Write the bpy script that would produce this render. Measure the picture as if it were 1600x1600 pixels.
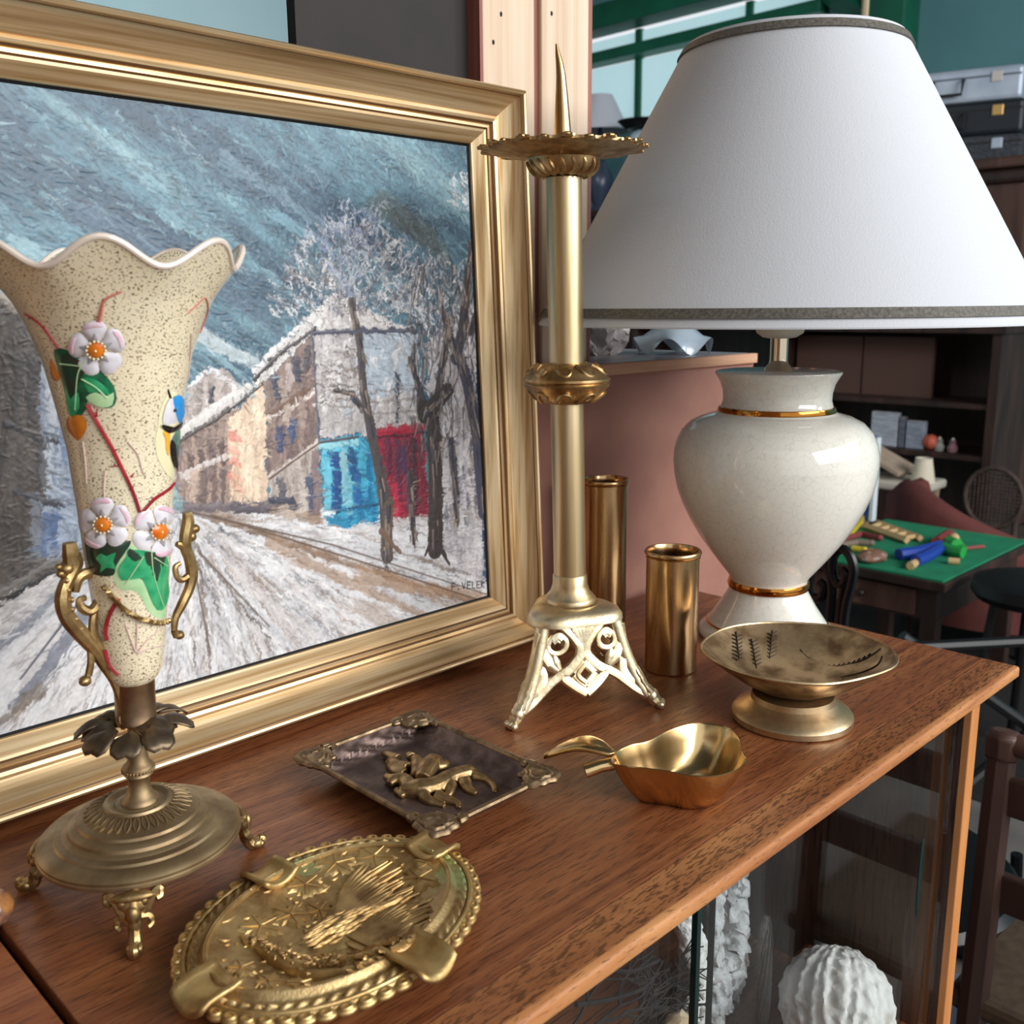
import bpy, bmesh, math, random
import numpy as np
from mathutils import Vector, Matrix, noise as mnoise

for o in list(bpy.data.objects):
    bpy.data.objects.remove(o, do_unlink=True)
SC = bpy.context.scene
COL = SC.collection
random.seed(7)
RNG = np.random.default_rng(7)
PI = math.pi
T = 0.95                      # height of the sideboard top above the floor (metres)

# ------------------------------------------------------------------ camera
F = 1550.0
AZ, PITCH, ROLL = math.radians(45.5), math.radians(11.9), math.radians(-0.5)
fh = Vector((math.cos(AZ), math.sin(AZ), 0)); rh = Vector((math.sin(AZ), -math.cos(AZ), 0)); UP = Vector((0, 0, 1))
fw = fh * math.cos(PITCH) - UP * math.sin(PITCH)
u0 = fh * math.sin(PITCH) + UP * math.cos(PITCH)
cr = rh * math.cos(ROLL) + u0 * math.sin(ROLL)
cu = -rh * math.sin(ROLL) + u0 * math.cos(ROLL)
CAM = Vector((0, 0, T + 0.32))
cd = bpy.data.cameras.new('camera')
cam = bpy.data.objects.new('camera', cd); COL.objects.link(cam)
mw = Matrix((cr, cu, -fw)).transposed().to_4x4(); mw.translation = CAM
cam.matrix_world = mw
cd.sensor_fit = 'HORIZONTAL'; cd.sensor_width = 36.0; cd.lens = 36.0 * F / 1600.0
cd.clip_start = 0.02; cd.clip_end = 60
cd.dof.use_dof = True; cd.dof.focus_distance = 0.72; cd.dof.aperture_fstop = 14.0
SC.camera = cam

# ------------------------------------------------------------------ world (overcast daylight beyond the open hall front)
w = bpy.data.worlds.new('overcast_sky'); SC.world = w; w.use_nodes = True
bg = w.node_tree.nodes['Background']; bg.inputs[0].default_value = (0.90, 0.95, 1.0, 1); bg.inputs[1].default_value = 0.80

# ------------------------------------------------------------------ daylight from the tall shop windows facing the sideboard, plus added hall fills
def area(name, loc, target, sx, sy, power, col):
    l = bpy.data.lights.new(name, 'AREA'); l.shape = 'RECTANGLE'; l.size = sx; l.size_y = sy; l.energy = power; l.color = col
    o = bpy.data.objects.new(name, l); COL.objects.link(o); o.location = loc
    o.rotation_euler = (Vector(target) - Vector(loc)).to_track_quat('-Z', 'Y').to_euler()
    return o
area('window_and_fill_light', (1.35, -3.1, T + 1.6), (0.6, 0.5, T + 0.15), 2.9, 1.6, 128, (1.0, 0.985, 0.965))
area('window_and_fill_light', (3.6, -2.4, T + 1.9), (5.6, 2.2, T + .9), 1.6, 1.6, 60, (.92, .97, 1.0))  # added fill brightening the teal end wall from its brighter side
area('window_and_fill_light', (.8, 2.6, T + 2.4), (1.6, 5.2, T + 1.6), 1.4, 1.0, 70, (.92, .97, 1.0))  # unseen fill added to brighten the pale back wall
SC.view_settings.view_transform = 'Standard'; SC.view_settings.look = 'None'
SC.view_settings.exposure = 0.24; SC.view_settings.gamma = 1.0; SC.view_settings.use_curve_mapping = False

# ------------------------------------------------------------------ helpers: measuring on the photograph's view
def ray(x, y):
    return (fw + cr * ((x - 800) / F) - cu * ((y - 800) / F)).normalized()
def at_z(x, y, h=0.0):               # point at height h above the sideboard top
    d = ray(x, y); return CAM + d * ((T + h - CAM.z) / d.z)
def at_plane(x, y, p0, n):
    d = ray(x, y); n = Vector(n); return CAM + d * ((Vector(p0) - CAM).dot(n) / d.dot(n))
def hit(x, y, f, t0=0.3, t1=1.2, n=70):   # first point where f becomes negative
    d = ray(x, y); a = t0; 
    for i in range(1, n + 1):
        t = t0 + (t1 - t0) * i / n
        if f(CAM + d * t) < 0:
            b = t
            for _ in range(14):
                m = .5 * (a + b)
                if f(CAM + d * m) < 0: b = m
                else: a = m
            return CAM + d * b
        a = t
    return None

# ------------------------------------------------------------------ helpers: meshes
class MB:
    """collects vertices and faces of ONE mesh object"""
    def __init__(s): s.v = []; s.f = []; s.c = None
    def add(s, vs, fs):
        o = len(s.v); s.v += [tuple(p) for p in vs]; s.f += [tuple(i + o for i in q) for q in fs]; return s
    def box(s, c, d, rot=None):
        hx, hy, hz = d[0] / 2, d[1] / 2, d[2] / 2
        vs = [Vector((x * hx, y * hy, z * hz)) for x in (-1, 1) for y in (-1, 1) for z in (-1, 1)]
        if rot is not None: vs = [rot @ p for p in vs]
        return s.add([p + Vector(c) for p in vs], [(0, 1, 3, 2), (4, 6, 7, 5), (0, 4, 5, 1), (2, 3, 7, 6), (0, 2, 6, 4), (1, 5, 7, 3)])
    def lathe(s, prof, n=48, fn=None, close=False, c=(0, 0, 0)):
        """prof: (r, z) list; fn(r, z, theta, i) -> (r, z)"""
        vs = []; m = len(prof)
        for i, (r, z) in enumerate(prof):
            for k in range(n):
                th = 2 * PI * k / n
                rr, zz = fn(r, z, th, i) if fn else (r, z)
                vs.append((c[0] + rr * math.cos(th), c[1] + rr * math.sin(th), c[2] + zz))
        fs = []
        for i in range(m - 1 + (1 if close else 0)):
            j = (i + 1) % m
            for k in range(n):
                k2 = (k + 1) % n; fs.append((i * n + k, i * n + k2, j * n + k2, j * n + k))
        s.add(vs, fs)
        if not close:
            o = len(s.v) - len(vs)
            if prof[0][0] > 1e-6: s.f.append(tuple(o + k for k in range(n))[::-1])
            if prof[-1][0] > 1e-6: s.f.append(tuple(o + (m - 1) * n + k for k in range(n)))
        return s
    def tube(s, pts, rad, n=8, flat=1.0, up=None, close=False):
        pts = [Vector(p) for p in pts]; m = len(pts)
        if not hasattr(rad, '__len__'): rad = [rad] * m
        vs = []; prev = None
        for i, p in enumerate(pts):
            if close: t = pts[(i + 1) % m] - pts[i - 1]
            else: t = pts[min(i + 1, m - 1)] - pts[max(i - 1, 0)]
            t = t.normalized() if t.length > 1e-9 else Vector((0, 0, 1))
            if prev is None:
                a = Vector(up) if up is not None else (Vector((0, 0, 1)) if abs(t.z) < .9 else Vector((1, 0, 0)))
            else: a = Vector(up) if up is not None else prev
            b = t.cross(a)
            if b.length < 1e-6: b = t.orthogonal()
            b.normalize(); a = b.cross(t).normalized(); prev = a
            for k in range(n):
                th = 2 * PI * k / n
                vs.append(p + b * (math.cos(th) * rad[i]) + a * (math.sin(th) * rad[i] * flat))
        fs = []
        for i in range(m if close else m - 1):
            j = (i + 1) % m
            for k in range(n):
                k2 = (k + 1) % n; fs.append((i * n + k, i * n + k2, j * n + k2, j * n + k))
        o = len(s.v); s.add(vs, fs)
        if not close:
            s.f.append(tuple(o + k for k in range(n))[::-1]); s.f.append(tuple(o + (m - 1) * n + k for k in range(n)))
        return s
    def ball(s, c, r, n=10, m=7, rot=None):
        if not hasattr(r, '__len__'): r = (r, r, r)
        vs = []; c = Vector(c)
        for i in range(m + 1):
            ph = PI * i / m
            for k in range(n):
                th = 2 * PI * k / n
                p = Vector((r[0] * math.sin(ph) * math.cos(th), r[1] * math.sin(ph) * math.sin(th), -r[2] * math.cos(ph)))
                if rot is not None: p = rot @ p
                vs.append(p + c)
        fs = [(i * n + k, i * n + (k + 1) % n, (i + 1) * n + (k + 1) % n, (i + 1) * n + k) for i in range(m) for k in range(n)]
        return s.add(vs, fs)
    def grid(s, rows, closed=False, flip=False):
        """rows: list of equally long point lists"""
        m, n = len(rows), len(rows[0]); vs = [p for r in rows for p in r]; fs = []
        for i in range(m - 1):
            for k in range(n if closed else n - 1):
                k2 = (k + 1) % n; q = (i * n + k, i * n + k2, (i + 1) * n + k2, (i + 1) * n + k)
                fs.append(q[::-1] if flip else q)
        return s.add(vs, fs)
    def map(s, fn): s.v = [tuple(fn(Vector(p))) for p in s.v]; return s
    def build(s, name, mat, parent=None, smooth=True, bevel=0, seg=2, angle=40, solid=0, sub=0, remesh=0):
        me = bpy.data.meshes.new(name); me.from_pydata(s.v, [], s.f); me.validate(clean_customdata=False)
        bm = bmesh.new(); bm.from_mesh(me)
        bmesh.ops.remove_doubles(bm, verts=bm.verts, dist=1e-6)
        bmesh.ops.recalc_face_normals(bm, faces=bm.faces); bm.to_mesh(me); bm.free()
        return link(name, me, mat, parent, smooth, bevel, seg, angle, solid, sub, remesh)
def link(name, me, mat, parent=None, smooth=True, bevel=0, seg=2, angle=40, solid=0, sub=0, remesh=0):
    o = bpy.data.objects.new(name, me); COL.objects.link(o)
    if mat: me.materials.append(mat)
    if smooth:
        me.polygons.foreach_set('use_smooth', [True] * len(me.polygons))
        try: me.set_sharp_from_angle(angle=math.radians(angle))
        except Exception: pass
    if parent is not None: o.parent = parent
    if solid: md = o.modifiers.new('thickness', 'SOLIDIFY'); md.thickness = solid; md.offset = 0
    if sub: md = o.modifiers.new('smooth', 'SUBSURF'); md.levels = sub; md.render_levels = sub
    if remesh:
        md = o.modifiers.new('merge', 'REMESH'); md.mode = 'VOXEL'; md.voxel_size = remesh; md.use_smooth_shade = True
        md = o.modifiers.new('soften', 'SMOOTH'); md.factor = .5; md.iterations = 3
    if bevel: md = o.modifiers.new('bevel', 'BEVEL'); md.width = bevel; md.segments = seg; md.limit_method = 'ANGLE'; md.angle_limit = math.radians(35)
    return o
def tag(o, label, cat, group=None, kind=None):
    o['label'] = label
    if cat: o['category'] = cat
    if group: o['group'] = group
    if kind: o['kind'] = kind
    return o
def thing(name, loc, label, cat, rz=0, group=None):
    o = bpy.data.objects.new(name, None); COL.objects.link(o); o.location = loc; o.rotation_euler = (0, 0, rz)
    o.empty_display_size = .02
    return tag(o, label, cat, group)
def struct(o):
    o['kind'] = 'structure'; return o
def inst(o, parent, loc=None, rz=None, scale=None):
    c = o.copy(); COL.objects.link(c); c.parent = parent
    if loc is not None: c.location = loc
    if rz is not None: c.rotation_euler = (0, 0, rz)
    if scale is not None: c.scale = scale
    return c
def catmull(pts, per=6, closed=False):
    P = [Vector(p) for p in pts]; n = len(P); out = []
    for i in range(n if closed else n - 1):
        if closed: p0, p1, p2, p3 = P[i - 1], P[i], P[(i + 1) % n], P[(i + 2) % n]
        else: p0, p1, p2, p3 = P[max(i - 1, 0)], P[i], P[i + 1], P[min(i + 2, n - 1)]
        for k in range(per):
            t = k / per
            out.append(.5 * ((2 * p1) + (p2 - p0) * t + (2 * p0 - 5 * p1 + 4 * p2 - p3) * t * t + (3 * p1 - p0 - 3 * p2 + p3) * t ** 3))
    if not closed: out.append(P[-1])
    return out
def lerpv(a, b, n):
    return [a + (b - a) * i / (n - 1) for i in range(n)]
def interp(x, xs, ys):
    return float(np.interp(x, xs, ys))

# ------------------------------------------------------------------ helpers: procedural materials
def S(r, g, b):
    f = lambda c: (c / 255) / 12.92 if c / 255 <= .04045 else ((c / 255 + .055) / 1.055) ** 2.4
    return (f(r), f(g), f(b), 1)
def M(name, col, rough=.5, metal=0., col2=None, scale=60, detail=4, stretch=(1, 1, 1), lo=.35, hi=.65, bump=0, bscale=None, bdist=.001,
      col3=None, scale3=20, lo3=.55, hi3=.7, coat=0, spec=None, rvar=0, sub=0, trans=0, ior=None, emit=None, emit_s=0, bstretch=None):
    m = bpy.data.materials.new(name); m.use_nodes = True; nt = m.node_tree; N = nt.nodes; L = nt.links
    b = N['Principled BSDF']; b.inputs['Base Color'].default_value = col; b.inputs['Roughness'].default_value = rough; b.inputs['Metallic'].default_value = metal
    if coat: b.inputs['Coat Weight'].default_value = coat; b.inputs['Coat Roughness'].default_value = .12
    if spec is not None: b.inputs['Specular IOR Level'].default_value = spec
    if sub: b.inputs['Subsurface Weight'].default_value = sub; b.inputs['Subsurface Radius'].default_value = (.01, .008, .006); b.inputs['Subsurface Scale'].default_value = .3
    if trans: b.inputs['Transmission Weight'].default_value = trans
    if ior: b.inputs['IOR'].default_value = ior
    if emit is not None: b.inputs['Emission Color'].default_value = emit; b.inputs['Emission Strength'].default_value = emit_s
    tc = N.new('ShaderNodeTexCoord')
    def nz(sc, st, dt=detail):
        mp = N.new('ShaderNodeMapping'); mp.inputs['Scale'].default_value = st; L.new(tc.outputs['Object'], mp.inputs[0])
        n = N.new('ShaderNodeTexNoise'); n.inputs['Scale'].default_value = sc; n.inputs['Detail'].default_value = dt; L.new(mp.outputs[0], n.inputs[0]); return n
    def ramp(src, a, bb):
        r = N.new('ShaderNodeMapRange'); r.inputs[1].default_value = a; r.inputs[2].default_value = bb; r.clamp = True; L.new(src, r.inputs[0]); return r
    out = None
    if col2 is not None:
        n = nz(scale, stretch); r = ramp(n.outputs[0], lo, hi); mx = N.new('ShaderNodeMix'); mx.data_type = 'RGBA'
        mx.inputs[6].default_value = col; mx.inputs[7].default_value = col2; L.new(r.outputs[0], mx.inputs[0]); out = mx.outputs[2]
        if rvar:
            rr = N.new('ShaderNodeMapRange'); rr.inputs[1].default_value = lo; rr.inputs[2].default_value = hi; rr.inputs[3].default_value = rough; rr.inputs[4].default_value = rough + rvar
            L.new(n.outputs[0], rr.inputs[0]); L.new(rr.outputs[0], b.inputs['Roughness'])
    if col3 is not None:
        n3 = nz(scale3, stretch); r3 = ramp(n3.outputs[0], lo3, hi3); mx = N.new('ShaderNodeMix'); mx.data_type = 'RGBA'
        if out: L.new(out, mx.inputs[6])
        else: mx.inputs[6].default_value = col
        mx.inputs[7].default_value = col3; L.new(r3.outputs[0], mx.inputs[0]); out = mx.outputs[2]
    if out: L.new(out, b.inputs['Base Color'])
    if bump:
        nb = nz(bscale or scale, bstretch or stretch, 3); bp = N.new('ShaderNodeBump'); bp.inputs['Strength'].default_value = bump; bp.inputs['Distance'].default_value = bdist
        L.new(nb.outputs[0], bp.inputs['Height']); L.new(bp.outputs[0], b.inputs['Normal'])
    return m
def wood(name, base, dark, light, grain=(3, 60, 60), pores=True, rough=.38, coat=.0, porecol=None, pore_scale=(22, 420, 420), porelo=.55, porehi=.63, bump=.25, poreamt=.85):
    m = bpy.data.materials.new(name); m.use_nodes = True; nt = m.node_tree; N = nt.nodes; L = nt.links; b = N['Principled BSDF']
    b.inputs['Roughness'].default_value = rough
    if coat: b.inputs['Coat Weight'].default_value = coat; b.inputs['Coat Roughness'].default_value = .2
    tc = N.new('ShaderNodeTexCoord')
    def nz(st, dt, dist=0):
        mp = N.new('ShaderNodeMapping'); mp.inputs['Scale'].default_value = st; L.new(tc.outputs['Object'], mp.inputs[0])
        n = N.new('ShaderNodeTexNoise'); n.inputs['Scale'].default_value = 1; n.inputs['Detail'].default_value = dt; n.inputs['Distortion'].default_value = dist; L.new(mp.outputs[0], n.inputs[0]); return n
    n1 = nz(grain, 5, .6); rp = N.new('ShaderNodeValToRGB'); L.new(n1.outputs[0], rp.inputs[0])
    e = rp.color_ramp.elements; e[0].position = .32; e[0].color = dark; e[1].position = .7; e[1].color = light; k = e.new(.5); k.color = base
    out = rp.outputs[0]
    if pores:
        n2 = nz(pore_scale, 2); r = N.new('ShaderNodeMapRange'); r.inputs[1].default_value = porelo; r.inputs[2].default_value = porehi; r.inputs[4].default_value = poreamt; L.new(n2.outputs[0], r.inputs[0])
        mx = N.new('ShaderNodeMix'); mx.data_type = 'RGBA'; L.new(out, mx.inputs[6]); mx.inputs[7].default_value = porecol or tuple(c * .25 for c in dark[:3]) + (1,); L.new(r.outputs[0], mx.inputs[0]); out = mx.outputs[2]
        if bump:
            bp = N.new('ShaderNodeBump'); bp.inputs['Strength'].default_value = bump; bp.inputs['Distance'].default_value = .0004; bp.invert = True
            L.new(r.outputs[0], bp.inputs['Height']); L.new(bp.outputs[0], b.inputs['Normal'])
    L.new(out, b.inputs['Base Color']); return m
def pane_mat(name, tint, gloss_rough=.02, ior=1.45):
    """thin clear pane: straight-through light plus a Fresnel mirror"""
    m = bpy.data.materials.new(name); m.use_nodes = True; nt = m.node_tree; N = nt.nodes; L = nt.links
    N.remove(N['Principled BSDF']); out = N['Material Output']
    tr = N.new('ShaderNodeBsdfTransparent'); tr.inputs[0].default_value = tint
    gl = N.new('ShaderNodeBsdfGlossy'); gl.inputs['Roughness'].default_value = gloss_rough
    lw = N.new('ShaderNodeLayerWeight'); lw.inputs[0].default_value = .5; pw = N.new('ShaderNodeMath'); pw.operation = 'POWER'; pw.inputs[1].default_value = 5; L.new(lw.outputs['Facing'], pw.inputs[0])
    fr = N.new('ShaderNodeMath'); fr.operation = 'MULTIPLY_ADD'; fr.inputs[1].default_value = .96; fr.inputs[2].default_value = .04; L.new(pw.outputs[0], fr.inputs[0])
    mx = N.new('ShaderNodeMixShader'); L.new(fr.outputs[0], mx.inputs[0]); L.new(tr.outputs[0], mx.inputs[1]); L.new(gl.outputs[0], mx.inputs[2]); L.new(mx.outputs[0], out.inputs[0])
    return m
# ------------------------------------------------------------------ materials
m_veneer = wood('teak_veneer', S(140, 84, 50), S(114, 62, 36), S(160, 102, 62), grain=(4, 70, 70), rough=.36, pore_scale=(80, 1150, 1150), porelo=.51, porehi=.66, poreamt=.75)
m_veneer_light = wood('oak_edging', S(160, 102, 60), S(134, 78, 44), S(180, 122, 76), grain=(4, 50, 50), rough=.36, pore_scale=(150, 850, 850), porelo=.50, porehi=.60, poreamt=.75)
m_edge = wood('oak_front_edge', S(186, 124, 74), S(160, 98, 56), S(205, 146, 92), grain=(6, 60, 60), rough=.55, pore_scale=(110, 1000, 1000), porelo=.6, porehi=.66, poreamt=.6)
m_side_edge = wood('orange_wood_edge', S(196, 128, 72), S(176, 108, 58), S(208, 142, 84), grain=(60, 60, 3), pores=False, rough=.45)
m_dark_inside = wood('dark_cabinet_veneer', S(70, 44, 32), S(48, 28, 20), S(88, 56, 40), grain=(40, 40, 3), rough=.5, pore_scale=(300, 300, 20))
m_shelf = wood('shelf_veneer', S(150, 92, 54), S(120, 70, 40), S(170, 108, 66), rough=.4)
m_black = M('black_gap', S(14, 13, 12), .7)
m_pane = pane_mat('clear_glass', (.965, .975, .97, 1))
m_glass_edge = M('green_glass_edge', S(16, 40, 38), .15)
m_pine = wood('pine', S(222, 196, 168), S(206, 174, 144), S(232, 210, 186), grain=(70, 70, 1.6), pores=False, rough=.55)
m_pine_red = wood('stained_pine_edge', S(150, 90, 76), S(130, 72, 60), S(168, 108, 92), grain=(70, 70, 2), pores=False, rough=.55)
m_darkpanel = M('dark_brown_panel', S(38, 29, 26), 0.7, col2=S(30, 25, 23), scale=30)
m_hardboard = M('pink_brown_hardboard', S(164, 116, 100), 0.75, col2=S(154, 106, 92), scale=18, bump=.15, bscale=900, bdist=.0004)
m_chest_edge = wood('raw_wood_edge', S(196, 148, 116), S(170, 120, 92), S(210, 166, 134), grain=(4, 60, 60), pores=False, rough=.7)
m_chest_top = M('grey_varnished_top', S(150, 140, 146), .3)

m_gold = M('gold_leaf_frame', S(234, 207, 164), 0.36, .7, col2=S(186, 148, 98), scale=1, detail=6, stretch=(6, 260, 260), lo=.38, hi=.66, bump=.12, bscale=1, bdist=.0004)
m_gold_v = M('gold_leaf_stile', S(234, 207, 164), 0.36, .7, col2=S(186, 148, 98), scale=1, detail=6, stretch=(260, 260, 6), lo=.38, hi=.66, bump=.12, bscale=1, bdist=.0004)

m_antique = M('antique_brass', S(182, 160, 124), 0.47, 1, col2=S(142, 120, 90), scale=45, detail=6, rvar=.14, bump=.1, bscale=400, bdist=.0004)
m_antique_lt = M('gilded_spelter', S(200, 172, 122), 0.4, 1, col2=S(140, 112, 72), scale=110, rvar=.12, bump=.25, bscale=420, bdist=.0006)
m_bronze_leaf = M('brown_bronze', S(128, 112, 92), 0.5, 1, col2=S(92, 80, 66), scale=80)
m_socket = M('worn_copper_brass', S(172, 148, 118), 0.38, 1, col2=S(126, 100, 78), scale=60, rvar=.1)
m_pale_brass = M('pale_worn_brass', S(240, 225, 190), 0.38, 1, col2=S(204, 182, 138), scale=70, detail=5, lo=.4, hi=.7, rvar=.12, bump=.3, bscale=330, bdist=.0007)
m_column = M('satin_brass', S(220, 197, 156), 0.34, 1, col2=S(188, 161, 116), scale=1, stretch=(160, 160, 8), lo=.42, hi=.7, rvar=.1)
m_pan_brass = M('cast_brass', S(210, 178, 128), 0.34, 1, col2=S(150, 116, 74), scale=90, rvar=.12, bump=.2, bscale=400, bdist=.0005)
m_bright = M('polished_brass', S(232, 198, 142), 0.18, 1, col2=S(212, 174, 116), scale=40, rvar=.07)
m_shellcase = M('polished_shell_brass', S(212, 178, 130), 0.18, 1, col2=S(170, 136, 94), scale=1, stretch=(90, 90, 9), lo=.4, hi=.75, rvar=.16)
m_bowl = M('hammered_brass', S(194, 168, 132), 0.4, 1, col2=S(126, 102, 74), scale=48, detail=9, lo=.40, hi=.62, rvar=.16, bump=.3, bscale=230, bdist=.0007)
m_bowl_foot = M('worn_brass_foot', S(222, 198, 158), 0.34, 1, col2=S(174, 148, 112), scale=50, detail=6, rvar=.14, bump=.2, bscale=200, bdist=.0006)
m_engrave = M('engraved_groove', S(48, 38, 28), .6, .5)
m_ash = M('ochre_brass', S(214, 184, 126), 0.45, .9, col2=S(158, 124, 76), scale=60, detail=6, lo=.38, hi=.68, rvar=.12, bump=.3, bscale=420, bdist=.0006)
m_ash_in = M('ochre_brass_with_verdigris', S(206, 178, 126), 0.47, .85, col2=S(156, 124, 80), scale=55, detail=7, lo=.36, hi=.66, col3=S(176, 186, 132), scale3=22, lo3=.62, hi3=.70, bump=.5, bscale=520, bdist=.0008)
m_ash_dark = M('darker_brass_feather', S(192, 160, 106), 0.45, .9, col2=S(128, 98, 58), scale=80, lo=.36, hi=.66)  # darker brass tone for the relief feathers
m_square = M('dark_bronze', S(132, 112, 104), 0.48, .9, col2=S(96, 80, 76), scale=60, rvar=.14, bump=.25, bscale=500, bdist=.0005)
m_square_rim = M('rubbed_bronze', S(166, 142, 110), 0.42, 1, col2=S(118, 98, 76), scale=110, rvar=.12, bump=.2, bscale=500, bdist=.0005)
m_square_fig = M('rubbed_gold_bronze', S(186, 156, 112), 0.4, 1, col2=S(130, 106, 74), scale=140, rvar=.12)

m_ceramic = None
def craquelure(name, base, line, scale):
    m = bpy.data.materials.new(name); m.use_nodes = True; nt = m.node_tree; N = nt.nodes; L = nt.links; b = N['Principled BSDF']
    b.inputs['Roughness'].default_value = .09; b.inputs['Coat Weight'].default_value = .3; b.inputs['Coat Roughness'].default_value = .04
    tc = N.new('ShaderNodeTexCoord'); nz = N.new('ShaderNodeTexNoise'); nz.inputs['Scale'].default_value = scale * .7; L.new(tc.outputs['Object'], nz.inputs[0])
    mxv = N.new('ShaderNodeMix'); mxv.data_type = 'RGBA'; mxv.inputs[0].default_value = .012; L.new(tc.outputs['Object'], mxv.inputs[6]); L.new(nz.outputs[1], mxv.inputs[7])
    v = N.new('ShaderNodeTexVoronoi'); v.feature = 'DISTANCE_TO_EDGE'; v.inputs['Scale'].default_value = scale; L.new(mxv.outputs[2], v.inputs[0])
    r = N.new('ShaderNodeMapRange'); r.inputs[1].default_value = .0; r.inputs[2].default_value = .045; r.inputs[3].default_value = .34; r.inputs[4].default_value = 0; L.new(v.outputs[0], r.inputs[0])
    mx = N.new('ShaderNodeMix'); mx.data_type = 'RGBA'; mx.inputs[6].default_value = base; mx.inputs[7].default_value = line; L.new(r.outputs[0], mx.inputs[0]); L.new(mx.outputs[2], b.inputs['Base Color'])
    return m
m_ceramic = craquelure('crackled_cream_glaze', S(232, 229, 218), S(176, 180, 178), 120)
m_goldband = M('gold_lustre', S(212, 150, 70), .12, 1, col2=S(190, 120, 48), scale=40)
m_chrome = M('chrome_and_brass', S(214, 196, 170), .1, 1)
m_plastic = M('ivory_plastic', S(224, 216, 200), .4)
m_shade = M('white_parchment', S(208, 211, 217), .75, bump=.35, bscale=700, bdist=.0006, col2=S(208, 210, 215), scale=8, col3=S(214, 186, 140), scale3=9, lo3=.72, hi3=.85)
m_trim = M('grey_gold_trim', S(112, 108, 98), .6, col2=S(80, 76, 70), scale=420, bump=.4, bscale=600, bdist=.0006)

def speckled(name):
    m = bpy.data.materials.new(name); m.use_nodes = True; nt = m.node_tree; N = nt.nodes; L = nt.links; b = N['Principled BSDF']
    tc = N.new('ShaderNodeTexCoord'); mp = N.new('ShaderNodeMapping'); mp.inputs['Scale'].default_value = (1, 1, 1.25); L.new(tc.outputs['Object'], mp.inputs[0])
    n = N.new('ShaderNodeTexNoise'); n.inputs['Scale'].default_value = 900; n.inputs['Detail'].default_value = 2; L.new(mp.outputs[0], n.inputs[0])
    r = N.new('ShaderNodeMapRange'); r.inputs[1].default_value = .585; r.inputs[2].default_value = .63; L.new(n.outputs[0], r.inputs[0])
    n2 = N.new('ShaderNodeTexNoise'); n2.inputs['Scale'].default_value = 18; L.new(tc.outputs['Object'], n2.inputs[0])
    base = N.new('ShaderNodeMix'); base.data_type = 'RGBA'; base.inputs[6].default_value = S(244, 232, 204); base.inputs[7].default_value = S(236, 220, 186); L.new(n2.outputs[0], base.inputs[0])
    mx = N.new('ShaderNodeMix'); mx.data_type = 'RGBA'; L.new(base.outputs[2], mx.inputs[6]); mx.inputs[7].default_value = S(158, 138, 102); L.new(r.outputs[0], mx.inputs[0])
    L.new(mx.outputs[2], b.inputs['Base Color'])
    mul = N.new('ShaderNodeMath'); mul.operation = 'MULTIPLY'; mul.inputs[1].default_value = .6; L.new(r.outputs[0], mul.inputs[0]); L.new(mul.outputs[0], b.inputs['Metallic'])
    b.inputs['Roughness'].default_value = .2; b.inputs['Coat Weight'].default_value = .5; b.inputs['Coat Roughness'].default_value = .1
    b.inputs['Subsurface Weight'].default_value = .25; b.inputs['Subsurface Radius'].default_value = (.01, .008, .005); b.inputs['Subsurface Scale'].default_value = .4
    bp = N.new('ShaderNodeBump'); bp.inputs['Strength'].default_value = .35; bp.inputs['Distance'].default_value = .0004; L.new(r.outputs[0], bp.inputs['Height']); L.new(bp.outputs[0], b.inputs['Normal'])
    return m
m_vase = speckled('speckled_cream_glass')
m_vase_rim = M('pinkish_white_glass', S(236, 220, 206), .15, coat=.5, sub=.3)
def enamel(name, c, c2=None, rough=.2): return M(name, c, rough, 0, col2=c2, scale=130, coat=.4) if c2 else M(name, c, rough, 0, coat=.4)
m_en_white = enamel('white_enamel', S(236, 232, 236), S(212, 208, 216)); m_en_pink = enamel('pink_enamel', S(226, 180, 196), S(236, 216, 224))
m_en_grey = enamel('grey_enamel', S(160, 158, 162)); m_en_orange = enamel('orange_enamel', S(240, 140, 40), S(214, 100, 20)); m_en_dot = enamel('pale_yellow_enamel', S(244, 226, 170))
m_en_green = enamel('green_enamel', S(30, 150, 96), S(70, 176, 120)); m_en_pale = enamel('pale_green_enamel', S(196, 228, 176), S(170, 216, 160)); m_en_dark = enamel('dark_green_enamel', S(52, 56, 44), S(30, 66, 50))
m_en_leaf = enamel('mid_green_enamel', S(36, 118, 78), S(24, 70, 52)); m_en_tip = enamel('orange_leaf_tip', S(218, 132, 44), S(200, 110, 30))
m_en_red = enamel('red_enamel', S(170, 38, 52), S(140, 28, 40)); m_en_faint = enamel('faint_pink_line', S(224, 196, 186)); m_en_rose = enamel('faded_red_line', S(206, 120, 106))
m_en_blue = enamel('blue_enamel', S(40, 150, 224)); m_en_black = enamel('black_enamel', S(28, 24, 26)); m_en_cream = enamel('cream_enamel', S(242, 232, 188)); m_en_olive = enamel('olive_blue_enamel', S(110, 150, 120), S(64, 96, 110)); m_en_yel = enamel('yellow_orange_enamel', S(244, 180, 66))
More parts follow.
